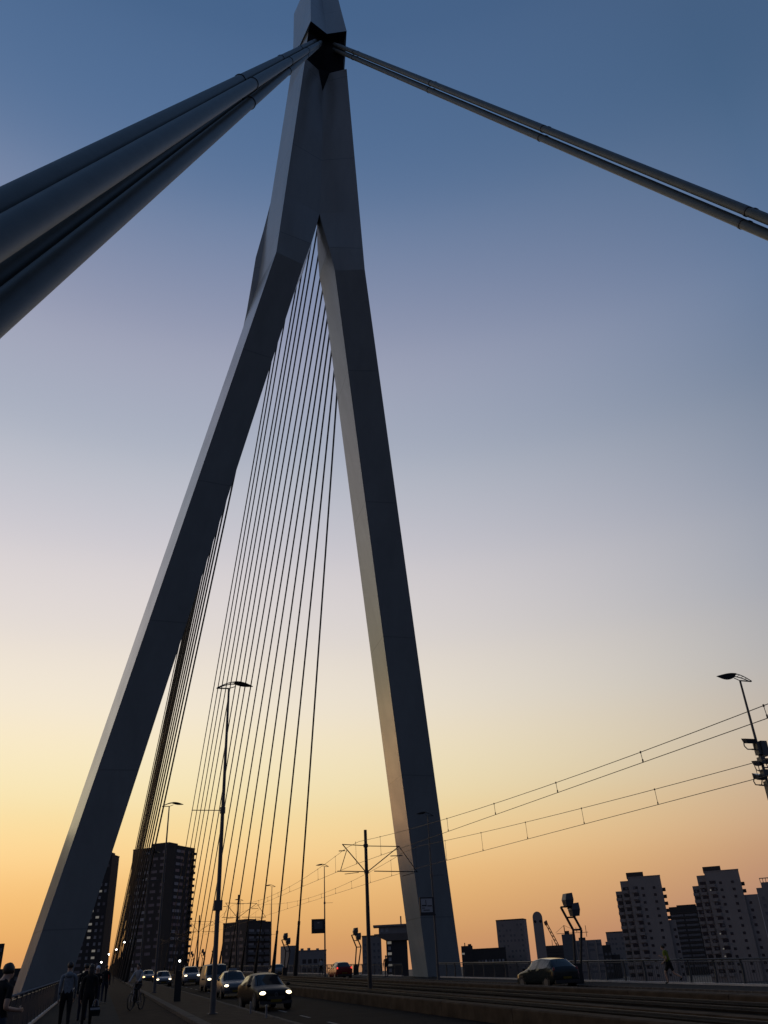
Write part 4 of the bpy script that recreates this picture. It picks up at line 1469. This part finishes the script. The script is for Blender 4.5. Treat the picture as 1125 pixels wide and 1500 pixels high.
# bicycle and rider
def ring_tube(b, c, r, t, n=22):
    pts = [Vector((c[0], c[1] + r * math.cos(2 * PI * i / n), c[2] + r * math.sin(2 * PI * i / n))) for i in range(n + 1)]
    b.path(pts, t, n=5)


bk = thing('bicycle', 'bicycle ridden along the cycle path', 'bicycle', D(1.78, 44.8, 0), R(152))
for y in (.53, -.53):
    w_ = MB(); ring_tube(w_, (0, y, .34), .32, .026)
    for k in range(8):
        a = PI * k / 8
        w_.tube((0, y + .32 * math.cos(a), .34 + .32 * math.sin(a)), (0, y - .32 * math.cos(a), .34 - .32 * math.sin(a)), .003, n=4)
    w_.build('wheel', M_TYRE, bk)
b = MB()
for p, q in (((0, -.53, .34), (0, -.05, .30)), ((0, -.05, .30), (0, .36, .80)), ((0, -.22, .86), (0, .36, .86)), ((0, -.05, .30), (0, -.25, .92)), ((0, -.53, .34), (0, -.22, .86)),
             ((0, .36, .76), (0, .34, 1.05)), ((.06, .53, .34), (.05, .38, .78)), ((-.06, .53, .34), (-.05, .38, .78))):
    b.tube(p, q, .018, n=7)
b.build('frame', paint('pale bicycle paint', (.16, .16, .17)), bk)
MB().sphere((0, .42, .98), .04, .04, .04).build('lamp', M_RIM, bk)
b = MB(); b.path([(-.30, .20, 1.02), (-.24, .30, 1.06), (0, .34, 1.06), (.24, .30, 1.06), (.30, .20, 1.02)], .014, n=6); b.build('handlebar', M_RIM, bk)
b = MB(); b.loft([[(-.02, .12, .95), (.02, .12, .95), (.02, .12, .98), (-.02, .12, .98)], [(-.09, -.12, .94), (.09, -.12, .94), (.09, -.12, .99), (-.09, -.12, .99)]]); b.add([], [])
sdl = b.build('saddle', M_TRIM, bk); sdl.location = (0, -.24, 0)
b = MB(); b.tube((-.11, -.05, .20), (.11, -.05, .40), .012, n=6); b.box((.07, -.09, .38), (.16, -.01, .41)); b.box((-.16, -.09, .19), (-.07, -.01, .22)); b.build('pedals', M_TRIM, bk)
person('cyclist in a pale top riding towards the viewer', D(1.86, 44.98, .08), R(152), 1.82, K_LIGHT, K_BLACK, swingL=1.05, swingR=.5, kneeL=1.15, kneeR=.75, armL=(.75, .25), armR=(.75, .25), lean=.28, head=-.25)

# scooter with headlamp far along the path
sc_ = thing('motor_scooter', 'red motor scooter with a lit headlamp far along the footpath', 'motor scooter', D(1.0, 112, 0), PI)
b = MB()
b.loft([[(-.2, .35, .35), (.2, .35, .35), (.2, .45, .35), (-.2, .45, .35)], [(-.24, .38, .75), (.24, .38, .75), (.24, .5, .75), (-.24, .5, .75)], [(-.2, .35, 1.05), (.2, .35, 1.05), (.2, .44, 1.05), (-.2, .44, 1.05)]])
b.box((-.16, -.2, .30), (.16, .38, .37)); b.loft([[(-.17, -.75, .45), (.17, -.75, .45), (.17, -.75, .72), (-.17, -.75, .72)], [(-.19, -.1, .35), (.19, -.1, .35), (.19, -.1, .74), (-.19, -.1, .74)]])
b.build('bodywork', paint('red scooter paint', (.25, .03, .015)), sc_)
for y in (.62, -.55):
    MB().tube((-.06, y, .23), (.06, y, .23), .23, n=14).build('wheel', M_TYRE, sc_)
MB().box((-.15, -.7, .74), (.15, -.08, .80)).build('saddle', M_TRIM, sc_)
MB().tube((-.33, .36, 1.08), (.33, .36, 1.08), .02, n=6).build('handlebar', M_TRIM, sc_)
MB().sphere((0, .50, .90), .10, .06, .09).build('headlight', M_HEAD, sc_, smooth=True)
person('rider sitting on the red motor scooter', D(1.0, 112.35, -.15), PI, 1.8, K_BLACK, K_NAVY, swingL=1.25, swingR=1.25, kneeL=1.3, kneeR=1.3, armL=(.7, .5), armR=(.7, .5))
